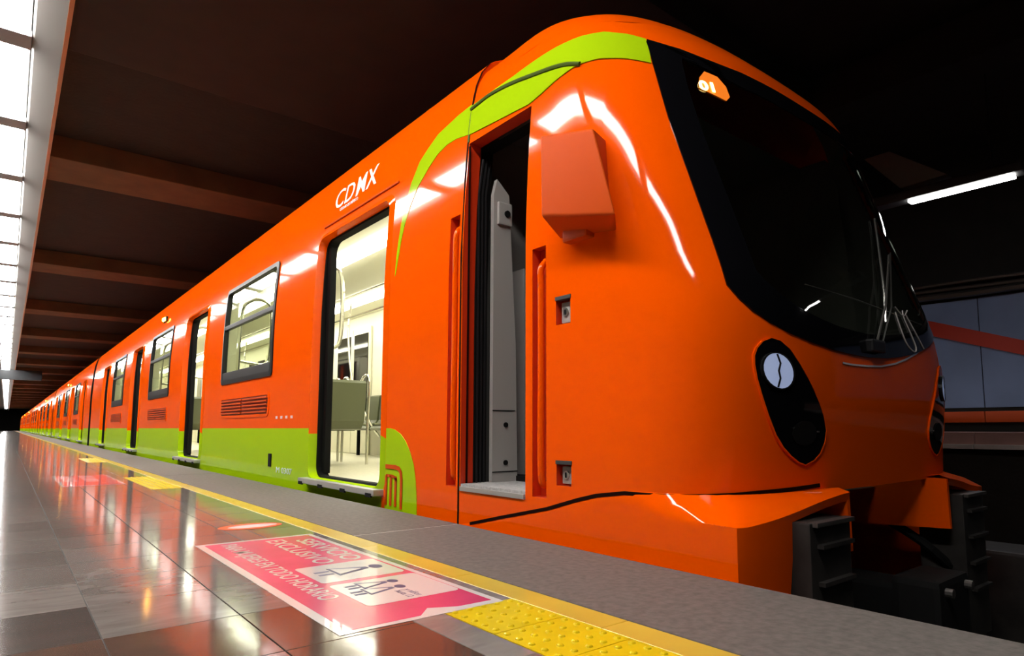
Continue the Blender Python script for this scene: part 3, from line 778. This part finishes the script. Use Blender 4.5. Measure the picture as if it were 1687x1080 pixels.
# cab inside
q = B(); q.add([(2.15, 3.2, .1), (4.4, 3.2, .1), (4.4, 3.2, 2.5), (2.15, 3.2, 2.5)], [(0, 1, 2, 3)]); q.add([(4.38, 1.8, .1), (4.38, 3.2, .1), (4.38, 3.2, 2.4), (4.38, 2.0, 2.4)], [(0, 1, 2, 3)])
q.add([(2.15, 1.6, .17), (4.4, 1.6, .17), (4.4, 3.2, .17), (2.15, 3.2, .17)], [(0, 1, 2, 3)]); q.add([(2.2, 2.2, 2.36), (4.3, 2.2, 2.36), (4.3, 3.2, 2.36), (2.2, 3.2, 2.36)], [(0, 1, 2, 3)])
q.add(li.v, li.f); q.build('cab_lining', 'cab_grey', root)
q = B(); q.prism([(2.45, 3.19, .19), (2.45, 3.19, 1.5), (2.62, 3.19, 1.35), (3.0, 3.19, 1.3), (3.0, 3.19, .19)], (0, -.12, 0)); q.build('cab_locker', 'grey_panel', root)
q = B(); q.box(2.4, 4.2, 1.75, 2.1, .17, .95, .03); q.build('driver_console', 'cab_dark', root)
q = B(); q.box(3.0, 3.5, 2.45, 2.9, .6, .72, .03); q.box(3.02, 3.48, 2.85, 2.95, .7, 1.35, .03); q.box(3.2, 3.3, 2.6, 2.75, .17, .6); q.build('driver_seat', 'olive', root)

# recessed handrails beside the cab door
for (ya, yb, z0, z1, fn) in ((2.335, 2.44, .17, 1.40, surf_cab), (3.13, 3.235, .17, 1.77, surf_body)):
    q = B(); o = densify([(yb, z0), (yb, z1), (ya, z1), (ya, z0)], .3)
    ring(q, o, fn, o, off(fn, .055)); q.add([off(fn, .055)(*p) for p in ((ya, z0), (ya, 1.3), (ya, z1), (yb, z1), (yb, 1.3), (yb, z0))], [(0, 1, 4, 5), (1, 2, 3, 4)])
    rc = q.build('handrail_recess', 'recess_red', root)
    q = B(); c = (ya+yb)/2; g = off(fn, .012); h = off(fn, .05)
    q.tube(bez([h(c, z0+.06), g(c, z0+.11), g(c, (z0+z1)/2), g(c, min(z1-.2, 1.5)), g(c, z1-.11), h(c, z1-.06)], 6), .0165, 10); q.build('handrail', 'orange', rc, smooth=True)
# lock recesses
for z0, z1 in ((.99, 1.12), (.235, .345)):
    ya, yb = 2.16, 2.262; q = B(); o = [(yb, z0), (yb, z1), (ya, z1), (ya, z0)]
    ring(q, o, surf_cab, o, off(surf_cab, .05)); q.add([off(surf_cab, .05)(*p) for p in o], [(0, 1, 2, 3)])
    lk = q.build('lock_recess', 'recess_red', root)
    x0 = surf_cab((ya+yb)/2, z0)[0]
    q = B(); q.box(x0+.022, x0+.048, ya+.022, yb-.016, z0+.008, z1-.022, .006); pl = q.build('lock_plate', 'grey_panel', lk)
    q = B(); yc_ = (ya+yb)/2+.003; zc_ = (z0+z1)/2-.006; q.tube([(x0+.016, yc_, zc_), (x0+.026, yc_, zc_)], .02, 14); q.build('lock_barrel', 'steel', pl)
    q = B(); q.box(x0+.013, x0+.0165, yc_-.004, yc_+.004, zc_-.012, zc_+.012); q.build('key_slot', 'rubber', pl)
    q = B(); q.box(x0-.004, x0+.03, ya-.004, yb+.004, z1-.012, z1+.006, .003); q.build('recess_lip', 'cab_dark', lk)

# orange camera housing standing out beside the windscreen
q = B()
oy = [(2.195, 1.865), (1.85, 1.775), (1.745, 1.37), (2.19, 1.475)]
iy = [(2.25, 1.88), (1.975, 1.83), (1.95, 1.36), (2.24, 1.40)]
vs = [(1.845, *oy[0]), (1.85, *oy[1]), (1.87, *oy[2]), (1.845, *oy[3])]+[(2.04, *iy[0]), (2.06, *iy[1]), (2.10, *iy[2]), (2.02, *iy[3])]
bm = bmesh.new(); bv = [bm.verts.new(v) for v in vs]
for f in [(0, 1, 2, 3), (4, 7, 6, 5), (0, 4, 5, 1), (1, 5, 6, 2), (2, 6, 7, 3), (3, 7, 4, 0)]: bm.faces.new([bv[i] for i in f])
bmesh.ops.recalc_face_normals(bm, faces=bm.faces)
bmesh.ops.bevel(bm, geom=bm.edges[:], offset=.014, segments=3, affect='EDGES', profile=.6)
bm.verts.index_update(); q.add([v.co.copy() for v in bm.verts], [[v.index for v in f.verts] for f in bm.faces]); bm.free()
ch = q.build('camera_housing', 'orange_matt', root, auto=True)
q = B(); q.box(1.95, 2.06, 2.0, 2.16, 1.36, 1.42, .012); q.build('housing_foot', 'orange_matt', ch)
q = B(); q.tube([(1.99, 2.17, 1.50), (1.99, 2.17, 1.83)], .012, 8); q.build('hinge', 'orange', ch)

# skirt below the seam with its squared corner and shelf, and the mirrored one
for s in (-1, 1):
    ap = B()
    def mx(p): return (XC+s*(XC-p[0]) if s > 0 else p[0], p[1], p[2])
    def nz(u): return Vector(S(u, .25))
    inner = []; edge = []; low = []
    # along the side: flush with the body, outer plane x = 2
    for y in (3.1, 2.876, 2.6, 2.327, 2.1, 1.95, 1.85):
        z = low_z(y)+.0; p = Syz(y, max(z, 0)); inner.append((p[0], y, z)); edge.append((1.998, y, min(z-.004, .21))); low.append((1.99, y, -.55))
    seq = [(-.76, (1.995, 1.74, .190)), (-.70, (1.992, 1.66, .170)), (-.63, (1.988, 1.52, .158)), (-.56, (1.984, 1.38, .155)), (-.51, (1.985, 1.30, .154)), (-.475, (2.02, 1.28, .155)), (-.45, (2.12, 1.272, .162)), (-.425, (2.22, 1.265, .172)),
           (-.395, (2.32, 1.258, .186)), (-.36, (2.42, 1.25, .203)), (-.325, (2.53, 1.243, .22)), (-.29, (2.64, 1.235, .233)), (-.268, (2.70, 1.23, .238))]
    for u, e in seq:
        p = S(u, .246); inner.append((p[0], p[1], p[2])); edge.append(e)
        low.append((e[0], e[1]+(.02 if e[0] > 2.0 else 0), -.55) if e[0] <= 2.221 else (e[0], e[1]+.01, e[2]-.035))
    n = len(inner); mid = [tuple(Vector(a).lerp(Vector(c), .55)+Vector((0, 0, .012 if i > 8 else 0))) for i, (a, c) in enumerate(zip(inner, edge))]
    roll = [tuple(Vector(c).lerp(Vector(d), .03 if i < 15 else .5)) for i, (c, d) in enumerate(zip(edge, low))]
    vs = [mx(p) for L in (inner, mid, edge, roll, low) for p in L]
    fs = [(j*n+k, j*n+k+1, (j+1)*n+k+1, (j+1)*n+k) for j in range(4) for k in range(n-1)]
    ap.add(vs, fs)
    # inner end of the low face: return towards the rear
    a0 = [(2.221, 1.285, .137), (2.221, 1.285, -.55), (2.221, 1.9, -.55), (2.221, 1.9, .137)]
    ap.add([mx(p) for p in a0], [(0, 1, 2, 3)])
    o = mesh('skirt', ap.v, ap.f, 'orange', root, smooth=True); fix(o); o.data.set_sharp_from_angle(angle=math.radians(38))
    q = B(); x0, x1 = sorted((mx((2.69, 0, 0))[0], mx((2.715, 0, 0))[0])); q.prism([(x0, 1.24, .236), (x0, 1.235, .0 if s < 0 else -.02), (x0, 1.9, -.05), (x0, 1.9, .236)], (x1-x0, 0, 0)); q.build('skirt_end_plate', 'orange', o)
    # ribbed black box under the shelf
    xa, xb = sorted((mx((2.30, 0, 0))[0], mx((2.62, 0, 0))[0]))
    q = B(); q.box(xa, xb, 1.20, 1.42, -.6, .15, .006); bx = q.build('collector_box', 'box_black', root)
    for k in range(4):
        q = B(); q.box(xa+.05, xb-.02, 1.175, 1.20, .055-.135*k, .07-.135*k); q.build('rib', 'box_black', bx)
    q = B(); q.box(xa+.02, xb+.0, 1.18, 1.22, .135, .152, .003); q.build('box_lid', 'dark_steel', bx)
q = B(); q.box(2.35, 4.2, 1.95, 4.0, -1.0, .22); q.box(2.76, 3.78, 1.9, 2.0, -.3, .22); q.build('cab_underframe', 'under', root)
q = B(); q.box(3.17, 3.37, 1.25, 2.0, -.40, -.2, .03); q.box(3.09, 3.45, 1.05, 1.25, -.45, -.15, .03); cp = q.build('coupler', 'under', root)
q = B()
for x in (3.17, 3.41): q = B(); q.tube([(x-.02, 1.06, -.2), (x-.02, 1.02, -.2)], .02, 10); q.build('coupler_pin', 'dark_steel', cp)
for s in (-1, 1):
    q = B(); x = XC+s*.62
    q.tube(bez([(x, 1.6, .0), (x, 1.35, -.15), (x+.1*s, 1.25, -.35), (x, 1.4, -.55)], 5), .025, 8); q.build('air_hose', 'rubber', cp)

# ------------------------------------------------------------------ the cars behind
def copy_tree(o, parent=None):
    c = o.copy(); COL.objects.link(c); c.parent = parent
    for chd in list(kids.get(o.name, [])): copy_tree(chd, c)
    return c
LEN = 20.8; GAP = .55
ys2 = 24.0+GAP
car2 = empty('metro_car', (XC, ys2, -1.0), 'second car of the orange and green train, directly behind the lead car', 'metro car', 'cars of the standing metro train')
D2 = [(ys2+1.78+5.3*k, ys2+3.1+5.3*k) for k in range(4)]; W2 = [(ys2+4.27+5.3*k, ys2+6.13+5.3*k) for k in range(3)]
car(car2, ys2, ys2+LEN, D2, W2, False)
q = B(); q.box(XC-.95, XC+.95, 24.0, ys2, .0, 2.6); q.build('gangway_bellows', 'rubber', car2)
kids = {}
for o in SC.objects:
    if o.parent: kids.setdefault(o.parent.name, []).append(o)
words_ = ['third', 'fourth', 'fifth', 'sixth', 'seventh']
for k, wd in enumerate(words_):
    c = copy_tree(car2); c.location.y = ys2+(k+1)*(LEN+GAP)
    c['label'] = '%s car of the orange and green train, far along the platform' % wd

# ------------------------------------------------------------------ platform
def struct(o, name=None): o['kind'] = 'structure'; return o
YN, YF = -4.0, 175.0
fl = empty('floor', (0, 0, 0)); fl['kind'] = 'structure'
q = B(); q.box(-4.6, .85, YN, YF, -.5, -.006); q.box(.85, 1.86, YN, YF, -1.3, -.012); q.build('floor_bed', 'joint_dark', fl)
# polished stone tiles near the camera, each its own piece
XJ = [.852, .52, .21, -.12, -.45]; R0 = 1.877; PY = .362
shared = {}
def tile(x0, x1, y0, y1, m, name='tile', z0=-.02, top=0.0, c=.0012):
    key = (round(x1-x0, 4), round(y1-y0, 4), m, top)
    if key not in shared:
        w_, d_ = (x1-x0)/2-.0012, (y1-y0)/2-.0012
        v = [(-w_, -d_, z0), (w_, -d_, z0), (w_, d_, z0), (-w_, d_, z0), (-w_, -d_, top-c), (w_, -d_, top-c), (w_, d_, top-c), (-w_, d_, top-c),
             (-w_+c, -d_+c, top), (w_-c, -d_+c, top), (w_-c, d_-c, top), (-w_+c, d_-c, top)]
        f = [(0, 1, 5, 4), (1, 2, 6, 5), (2, 3, 7, 6), (3, 0, 4, 7), (4, 5, 9, 8), (5, 6, 10, 9), (6, 7, 11, 10), (7, 4, 8, 11), (8, 9, 10, 11)]
        me = bpy.data.meshes.new(name); me.from_pydata(v, [], f); me.materials.append(M[m]); shared[key] = me
    o = bpy.data.objects.new(name, shared[key]); o.location = ((x0+x1)/2, (y0+y1)/2, 0); return link(o, fl)
rnd = random.Random(5)
NR0, NR1 = -7, 48
for c in range(4):
    for r in range(NR0, NR1):
        y0_ = R0+PY*r
        if r < 0: m = 'stone_brown' if c < 3 else 'stone_dark'
        elif r == 0 and c >= 2: m = 'stone_dark'
        else: m = rnd.choice(['stone_grey', 'stone_pale', 'stone_grey', 'stone_pale', 'stone_grey'])
        tile(XJ[c+1], XJ[c], y0_, y0_+PY, m)
yend = R0+PY*NR1; yst = R0+PY*NR0
# the rest of the hall floor, past where single tiles can be told apart
q = B()
q.box(-4.6, XJ[-1], YN, YF, -.02, 0); q.box(XJ[-1], XJ[0], yend, YF, -.02, 0); q.box(XJ[-1], XJ[0], YN, yst, -.02, 0); tag(q.build('tile_field', 'stone_grey', fl), kind='stuff')
# narrow pale strip, tactile squares or plain strip, yellow line, grey edge stones
BX = [.852, .952, 1.187, 1.288, 1.862]
for k in range(16): tile(BX[0], BX[1], yst+.9*k, yst+.9*(k+1), 'stone_pale', 'border_tile')
ys_ = yst+.9*16
q = B(); q.box(BX[0], BX[1], ys_, YF, -.02, 0); q.build('border_strip', 'stone_pale', fl)
tl = .235
def tactile(y0):
    key = 'tact'
    if key not in shared:
        b = B(); h = tl/2-.0015; b.box(-h, h, -h, h, -.02, 0)
        for i in range(5):
            for j in range(5):
                cx, cy = -.094+.047*i, -.094+.047*j; n = 8; vs = []
                for rr, zz in ((.0095, 0), (.008, .003), (.0045, .0045)):
                    vs += [(cx+rr*math.cos(2*math.pi*a/n), cy+rr*math.sin(2*math.pi*a/n), zz) for a in range(n)]
                fs = [(l*n+a, l*n+(a+1) % n, (l+1)*n+(a+1) % n, (l+1)*n+a) for l in range(2) for a in range(n)]+[tuple(range(2*n, 3*n))]
                b.add(vs, fs)
        me = bpy.data.meshes.new('tactile_tile'); me.from_pydata(b.v, [], b.f); me.materials.append(M['yellow_tactile']); shared[key] = me
    o = bpy.data.objects.new('tactile_tile', shared[key]); o.location = ((BX[1]+BX[2])/2, y0+tl/2, 0); link(o, fl)
cuts = []
y = 1.545
k = 0
while y-tl*(k+1) > -1.0: tactile(y-tl*(k+1)); k += 1
near_end = y-tl*k
for k in range(7): tactile(6.1+tl*k)
for k in range(7): tactile(11.4+tl*k)
def plain(y0, y1, step=.362):
    y = y0
    while y < y1-.01: tile(BX[1], BX[2], y, min(y+step, y1), 'stone_grey' if (int(y*7) % 2) else 'stone_pale', 'border_tile'); y += step
plain(1.545, 6.1); plain(6.1+7*tl, 11.4)
q = B(); q.box(BX[1], BX[2], 11.4+7*tl, YF, -.02, 0); q.box(BX[1], BX[2], YN, near_end, -.02, 0); q.build('border_strip', 'stone_grey', fl)
# yellow line of short tiles
y = 1.176-.71*3
for k in range(24): tile(BX[2], BX[3], y, y+.71, 'yellow_smooth', 'yellow_line_tile'); y += .71
q = B(); q.box(BX[2], BX[3], y, YF, -.02, 0); q.box(BX[2], BX[3], YN, 1.176-.71*3, -.02, 0); q.build('yellow_line_strip', 'yellow_smooth', fl)
# grey edge stones with pale joints
ej = [2.885+4.9*k for k in range(-1, 8)]
ys_ = YN
for yj in ej+[YF]:
    q = B(); q.box(BX[3], BX[4], ys_+.008, yj-.008, -.35, .002, .004); q.build('edge_stone', 'grey_edge', fl)
    q = B(); q.box(BX[3], BX[4], yj-.012, yj+.012, -.3, -.0); q.build('edge_joint', 'joint_white', fl); ys_ = yj
q = B(); q.box(1.55, 1.86, YN, YF, -1.35, -.3); struct(q.build('trim_1', 'concrete_dark'))

# ------------------------------------------------------------------ floor signs
Z1 = .0012
def quadm(name, pts, z0, z1, m, parent):
    n = len(pts); q = B(); q.add([(x, y, z0) for x, y in pts]+[(x, y, z1) for x, y in pts], [tuple(reversed(range(n))), tuple(range(n, 2*n))]+[(i, (i+1) % n, (i+1) % n+n, i+n) for i in range(n)])
    return q.build(name, m, parent)
def floor_sign(x0, y0, W, L, label, pinkm, full=True, zt=0.0):
    """local frame: u runs from far to near (along -y), v towards the train"""
    s = empty('floor_sign', ((x0), y0, 0), label, 'floor sign')
    P = lambda u, v: (x0+v, y0-u)
    def poly(name, uv, zi, m, par=s): return quadm(name, [P(*p) for p in uv], .0006 if zi == 0 else .0006+.0004*zi-.0002, .0006+.0004*(zi+1), m, par)
    def rr(u0, u1, v0, v1, r, sk=0):
        return rrect(u0, u1, v0, v1, r, 4)
    poly('border', [(0, 0), (L, 0), (L, W), (0, W)], 0, 'print_white')
    poly('pink_field', [(.025, .025), (L-.02, .025), (L-.02, W-.025), (.025, W-.025)] if not full else [(.03, .03), (L-.022, .03), (L-.022, .235), (L-.075, .285), (L-.035, .36), (L-.03, W-.022), (.03, W-.022)], 1, pinkm)
    def txt(t, u, v, wid, hgt, m, zi=2, bold=.012, name='sign_lettering', rot=False):
        vs, fs = flat_text(t, 1, bold=bold); xm = max(a[0] for a in vs); xn = min(a[0] for a in vs); ym = max(a[1] for a in vs)
        pts = [P(u+wid*(a-xn)/(xm-xn), v+hgt*c/ym) for a, c in vs]; z = .0006+.0004*(zi+1)
        vv, ff = thicken([(*p, z) for p in pts], [(*p, z-.0003) for p in pts], fs); mesh(name, vv, ff, m, s)
    if full:
        txt('SERVICIO', .14, .375, .56, .075, 'print_white'); txt('EXCLUSIVO', .08, .265, .62, .075, 'print_white')
        txt('PARA MUJERES EN TODO HORARIO', .07, .085, 1.13, .062, 'print_white')
        poly('picture_field', rr(.73, 1.005, .165, .462, .02), 2, 'print_white')
        poly('picture_field', rr(1.045, 1.345, .165, .470, .02), 2, 'print_white')
        def fig(u, v, hh, wd, skirt=True):
            # head, dress, legs; the head points towards the train
            poly('pictogram', [(u+wd*.23*math.cos(a), v+hh*.88+hh*.09*math.sin(a)) for a in [2*math.pi*k/12 for k in range(12)]], 3, 'print_navy')
            poly('pictogram', [(u-wd*.10, v+hh*.76), (u+wd*.10, v+hh*.76), (u+wd*.42, v+hh*.27), (u-wd*.42, v+hh*.27)], 3, 'print_navy')
            poly('pictogram', [(u-wd*.03, v+hh*.66), (u+wd*.03, v+hh*.66), (u+wd*.30, v+hh*.30), (u-wd*.30, v+hh*.30)], 4, 'print_white')
            for k in (-1, 1): poly('pictogram', [(u+k*wd*.15-.008, v+hh*.25), (u+k*wd*.15+.008, v+hh*.25), (u+k*wd*.15+.008, v+hh*.05), (u+k*wd*.15-.008, v+hh*.05)], 3, 'print_navy')
        fig(.865, .185, .26, .15); fig(1.11, .19, .19, .10); fig(1.19, .175, .19, .10)
        txt('y niños', 1.235, .33, .09, .022, 'print_navy', 3, .0); txt('hasta 12', 1.235, .30, .09, .022, 'print_navy', 3, .0)
    else:
        txt('EXCLUSIVO', .1, W*.45, L*.6, W*.25, 'print_white'); txt('MUJERES', .1, W*.12, L*.55, W*.22, 'print_white')
    return s
floor_sign(.655, 3.07, .495, 1.535, 'large pink floor sign with white letters and figure boxes nearest the camera', 'pink')
floor_sign(.40, 8.35, .47, 1.5, 'faded pink floor sign farther along the platform beside the second tactile patch', 'pink_far', False)
# small oval red sticker
s = empty('floor_sticker', (1.0, 3.5, 0), 'small worn red oval sticker on the floor beyond the large pink sign', 'floor sticker')
quadm('sticker_base', [(1.0+.155*math.cos(a), 3.5+.10*math.sin(a)) for a in [2*math.pi*k/28 for k in range(28)]], .0005, .0012, 'band_orange', s)
quadm('sticker_print', [(1.01+.12*math.cos(a), 3.495+.05*math.sin(a)) for a in [2*math.pi*k/20 for k in range(20)]], .0012, .0018, 'print_pink_pale', s)

# ------------------------------------------------------------------ luminous platform ceiling, fascia, concrete beams over the track
LP = 2.25; P0 = 10.15-LP*5; LZ = 4.3
NL = 72
for k in range(NL):
    y0 = P0+LP*k
    lab = 'bright white luminous ceiling panel in the long row over the platform'
    if k == 0:
        p_ = empty('ceiling_lamp', (-.25, y0, LZ), lab, 'ceiling lamp', 'luminous ceiling panels over the platform')
        q = B(); q.box(-.42, -.08, y0+.02, y0+1.93, LZ, LZ+.03, .006); d0 = q.build('diffuser', 'luminous', p_)
        q = B(); q.box(-.45, -.06, y0-.0, y0+1.95, LZ+.031, LZ+.09, .01); h0 = q.build('lamp_housing', 'fascia', p_); first_lamp = p_
    else:
        c = first_lamp.copy(); COL.objects.link(c); c.location.y = y0
        for o in (d0, h0): e = o.copy(); COL.objects.link(e); e.parent = c
ce = empty('ceiling', (0, 0, LZ)); ce['kind'] = 'structure'
q = B(); q.box(-4.6, .04, YN-3, YF, LZ+.112, LZ+.3); q.build('ceiling_slab', 'wall_plaster', ce)
for k in range(NL): q = B(); q.box(-.46, -.055, P0+LP*k+1.96, P0+LP*k+LP, LZ-.02, LZ+.1); q.build('cross_bar', 'bar_grey', ce)
q = B(); q.prism([(-.05, YN-3, LZ+.11), (-.05, YN-3, LZ), (-.03, YN-3, LZ-.02), (.185, YN-3, LZ-.11), (.185, YN-3, LZ+.4), (.1, YN-3, LZ+.4)], (0, YF-YN+3, 0)); q.build('fascia', 'fascia', ce)
q = B(); q.box(-.57, -.47, YN-3, YF, LZ-.1, LZ+.11, .01); q.build('fascia', 'fascia', ce)
q = B(); q.box(.187, .222, YN-3, YF, LZ-.12, LZ+.42); q.build('fascia_edge', 'fascia_edge', ce)
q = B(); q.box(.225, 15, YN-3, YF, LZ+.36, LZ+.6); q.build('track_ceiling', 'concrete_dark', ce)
for a, b_ in [(3.5, 7.75)]+[(11.05+7.5*i, 12.15+7.5*i) for i in range(21)]:
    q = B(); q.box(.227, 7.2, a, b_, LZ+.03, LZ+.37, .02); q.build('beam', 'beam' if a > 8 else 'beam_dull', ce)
q = B(); q.box(7.21, 7.7, YN, 60, LZ-.1, LZ+.37, .02); q.build('edge_beam', 'concrete_dark', ce)
for y in (-1.5, 4.2, 9.8):
    q = B(); q.box(7.71, 12, y, y+.6, 4.2, LZ+.37, .02); q.build('beam', 'concrete_dark', ce)

# walls
def wall(name, x0, x1, y0, y1, z0, z1, m): q = B(); q.box(x0, x1, y0, y1, z0, z1); return struct(q.build(name, m))
wall('wall_left', -4.8, -4.6, YN-3, YF, -.5, 4.6, 'wall_plaster')
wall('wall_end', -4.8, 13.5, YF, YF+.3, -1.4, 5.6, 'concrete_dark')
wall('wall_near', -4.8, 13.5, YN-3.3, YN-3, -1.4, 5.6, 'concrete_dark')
wr = empty('wall_right', (11, 0, 0)); wr['kind'] = 'structure'
q = B(); q.box(11, 11.3, YN-3, YF, .2, 5.6); q.build('wall_panel', 'concrete_dark', wr)
for k in range(-2, 9):
    q = B(); q.box(10.975, 11.0, k*1.5+.006, (k+1)*1.5-.006, .80, 2.42, .004); q.build('blue_panel', 'blue_wall', wr)
    q = B(); q.box(10.95, 11.0, k*1.5+.006, (k+1)*1.5-.006, .585, .745, .006); q.build('orange_rail_panel', 'band_orange', wr)
q = B(); q.prism([(10.94, 5.2, 2.62), (10.94, 3.6, 2.14), (10.94, 2.4, 1.70), (10.94, 1.0, 1.22), (10.94, .2, .96), (10.94, -.4, .80), (10.94, -.4, .78), (10.94, .2, .76), (10.94, 1.0, 1.0), (10.94, 2.4, 1.49), (10.94, 3.6, 1.91), (10.94, 5.2, 2.38)], (.04, 0, 0)); q.build('sloping_red_band', 'band_red', wr)

# far platform across the tracks
pf = empty('floor', (8.3, 0, .2)); pf['kind'] = 'structure'
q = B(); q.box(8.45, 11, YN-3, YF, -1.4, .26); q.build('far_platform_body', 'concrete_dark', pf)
for k in range(-3, 10):
    q = B(); q.box(8.30, 8.7, k*1.2+.005, (k+1)*1.2-.005, .27, .32, .005); q.build('edge_stone', 'edge_pale', pf)
    q = B(); q.box(8.34, 11.0, k*1.2+.005, (k+1)*1.2-.005, .322, .45, .004); q.build('step_stone', 'pink_stone', pf)
q = B(); q.box(8.30, 11, 12.0, YF, .26, .45); q.build('far_platform_top', 'pink_stone', pf)

# fluorescent fitting over the far platform edge and unseen ones added along it to light the far wall
lamps = [(8.3, 1.84, 1.05), (8.3, 6.2, 1.05), (8.3, 10.6, 1.05), (8.3, -2.6, 1.05), (8.3, 15, 1.05)]
for k, (x, y, L) in enumerate(lamps):
    t = empty('tube_lamp', (x, y, 3.24), ['white fluorescent tube lamp in a dark housing above the far platform', 'added second fluorescent tube lamp above the far platform, hidden past the cab', 'added third fluorescent tube lamp above the far platform, deeper behind the train', 'added fluorescent tube lamp above the far platform nearest the camera side', 'added fourth fluorescent tube lamp above the far platform, deepest of the row'][k], 'lamp')
    q = B(); q.box(x-.06, x+.06, y, y+L, 3.215, 3.245, .008); q.build('tube', 'right_tube', t)
    q = B(); q.box(x-.11, x+.11, y-.1, y+L+1.6, 3.246, 3.36, .02); q.build('housing', 'lamp_body', t)
    for yy in (y+.2, y+L+.8): q = B(); q.tube([(x, yy, 3.35), (x, yy, 4.67)], .012, 6); q.build('hanger', 'lamp_body', t)
q = B(); q.prism([(8.2, 2.95, 3.40), (8.2, 2.45, 3.42), (8.2, 3.05, 3.9), (8.2, 3.35, 3.9)], (.3, 0, 0)); tag(q.build('ceiling_bracket', 'fascia'), 'grey triangular concrete bracket above the tube lamp housing', 'bracket')
# cable run
c_ = empty('cable_tray', (10.86, 0, 2.5), 'grey cable run hung along the far wall over the blue panels', 'cables')
for k, (z, r) in enumerate(((2.50, .05), (2.58, .03), (2.66, .03))):
    q = B(); q.tube([(10.86, y, z+.02*math.sin(y*1.7+k)) for y in [-3+.6*i for i in range(36)]], r, 6); q.build('cable', 'dark_steel', c_)

# hanging dark sign box far down the platform
s = empty('hanging_sign', (0, 51, 3.9), 'dark hanging sign box across the far platform', 'sign')
for xh in (-2, -1.2): q = B(); q.tube([(xh, 51.15, 4.1), (xh, 51.15, 4.41)], .02, 6); q.build('hanger', 'lamp_body', s)
q = B(); q.box(-4.0, 1.55, 51, 51.3, 3.5, 4.1, .02); q.build('sign_box', 'sign_dark', s)
q = B(); 

# ------------------------------------------------------------------ track pit
tb = empty('track_bed', (5, 0, -1.35)); tb['kind'] = 'structure'
q = B(); q.box(1.7, 8.6, YN-3, YF, -1.6, -1.32); q.build('pit_floor', 'concrete_dark', tb)
bm = bmesh.new(); rr_ = random.Random(3); q = B()
ico = bmesh.new(); bmesh.ops.create_icosphere(ico, subdivisions=1, radius=1); iv = [v.co.copy() for v in ico.verts]; if_ = [[v.index for v in f.verts] for f in ico.faces]; ico.free()
for k in range(2600):
    x = rr_.uniform(2.3, 7.8); y = rr_.uniform(-1.5, 4); s = rr_.uniform(.025, .06)
    if any(abs(x-cx-sx*w_) < .2 for cx in (XC, 6.75) for sx in (-1, 1) for w_ in (.72, 1.13)) or (4.6 < x < 5.3 and .8 < y < 1.7): continue
    rot = Matrix.Rotation(rr_.uniform(0, 6), 3, Vector((rr_.random(), rr_.random(), 1)).normalized())
    q.add([rot @ Vector((v.x*s*rr_.uniform(.8, 1.3), v.y*s, v.z*s*.75))+Vector((x, y, -1.31+rr_.uniform(0, .03))) for v in iv], if_)
b_ = mesh('ballast', q.v, q.f, 'ballast'); tag(b_, 'dark ballast stones between the rails beside the platform', 'ballast', kind='stuff'); bm.free()
for cx, wd in ((XC, 'near'), (6.75, 'far')):
    for s, sd in ((-1, 'left'), (1, 'right')):
        x = cx+s*.72
        q = B(); q.box(x-.07, x+.07, YN-3, YF, -1.31, -1.29); q.box(x-.012, x+.012, YN-3, YF, -1.29, -1.17); q.box(x-.036, x+.036, YN-3, YF, -1.17, -1.13, .008)
        tag(q.build('rail', 'dark_steel'), '%s running rail of the %s track' % (sd, 'platform-side' if wd == 'near' else 'far'), 'rail')
        x = cx+s*1.13
        g = empty('guide_bar', (x, 0, -1.0), '%s side guide bar of the %s track on insulator posts' % (sd, 'platform-side' if wd == 'near' else 'far'), 'guide bar')
        q = B(); q.box(x-.02, x+.02, YN-3, 60, -.98, -.84, .006); q.build('bar', 'dark_steel', g)
        for k in range(8): q = B(); q.box(x-.05, x+.05, -2+k*2.4, -1.9+k*2.4, -1.32, -.98, .01); q.build('post', 'box_black', g)
# black equipment box on the far track side
q = B(); q.box(4.75, 5.15, 1.0, 1.5, -1.31, -.25, .02); e = q.build('trackside_box', 'box_black'); tag(e, 'black trackside equipment box between the two tracks', 'box')
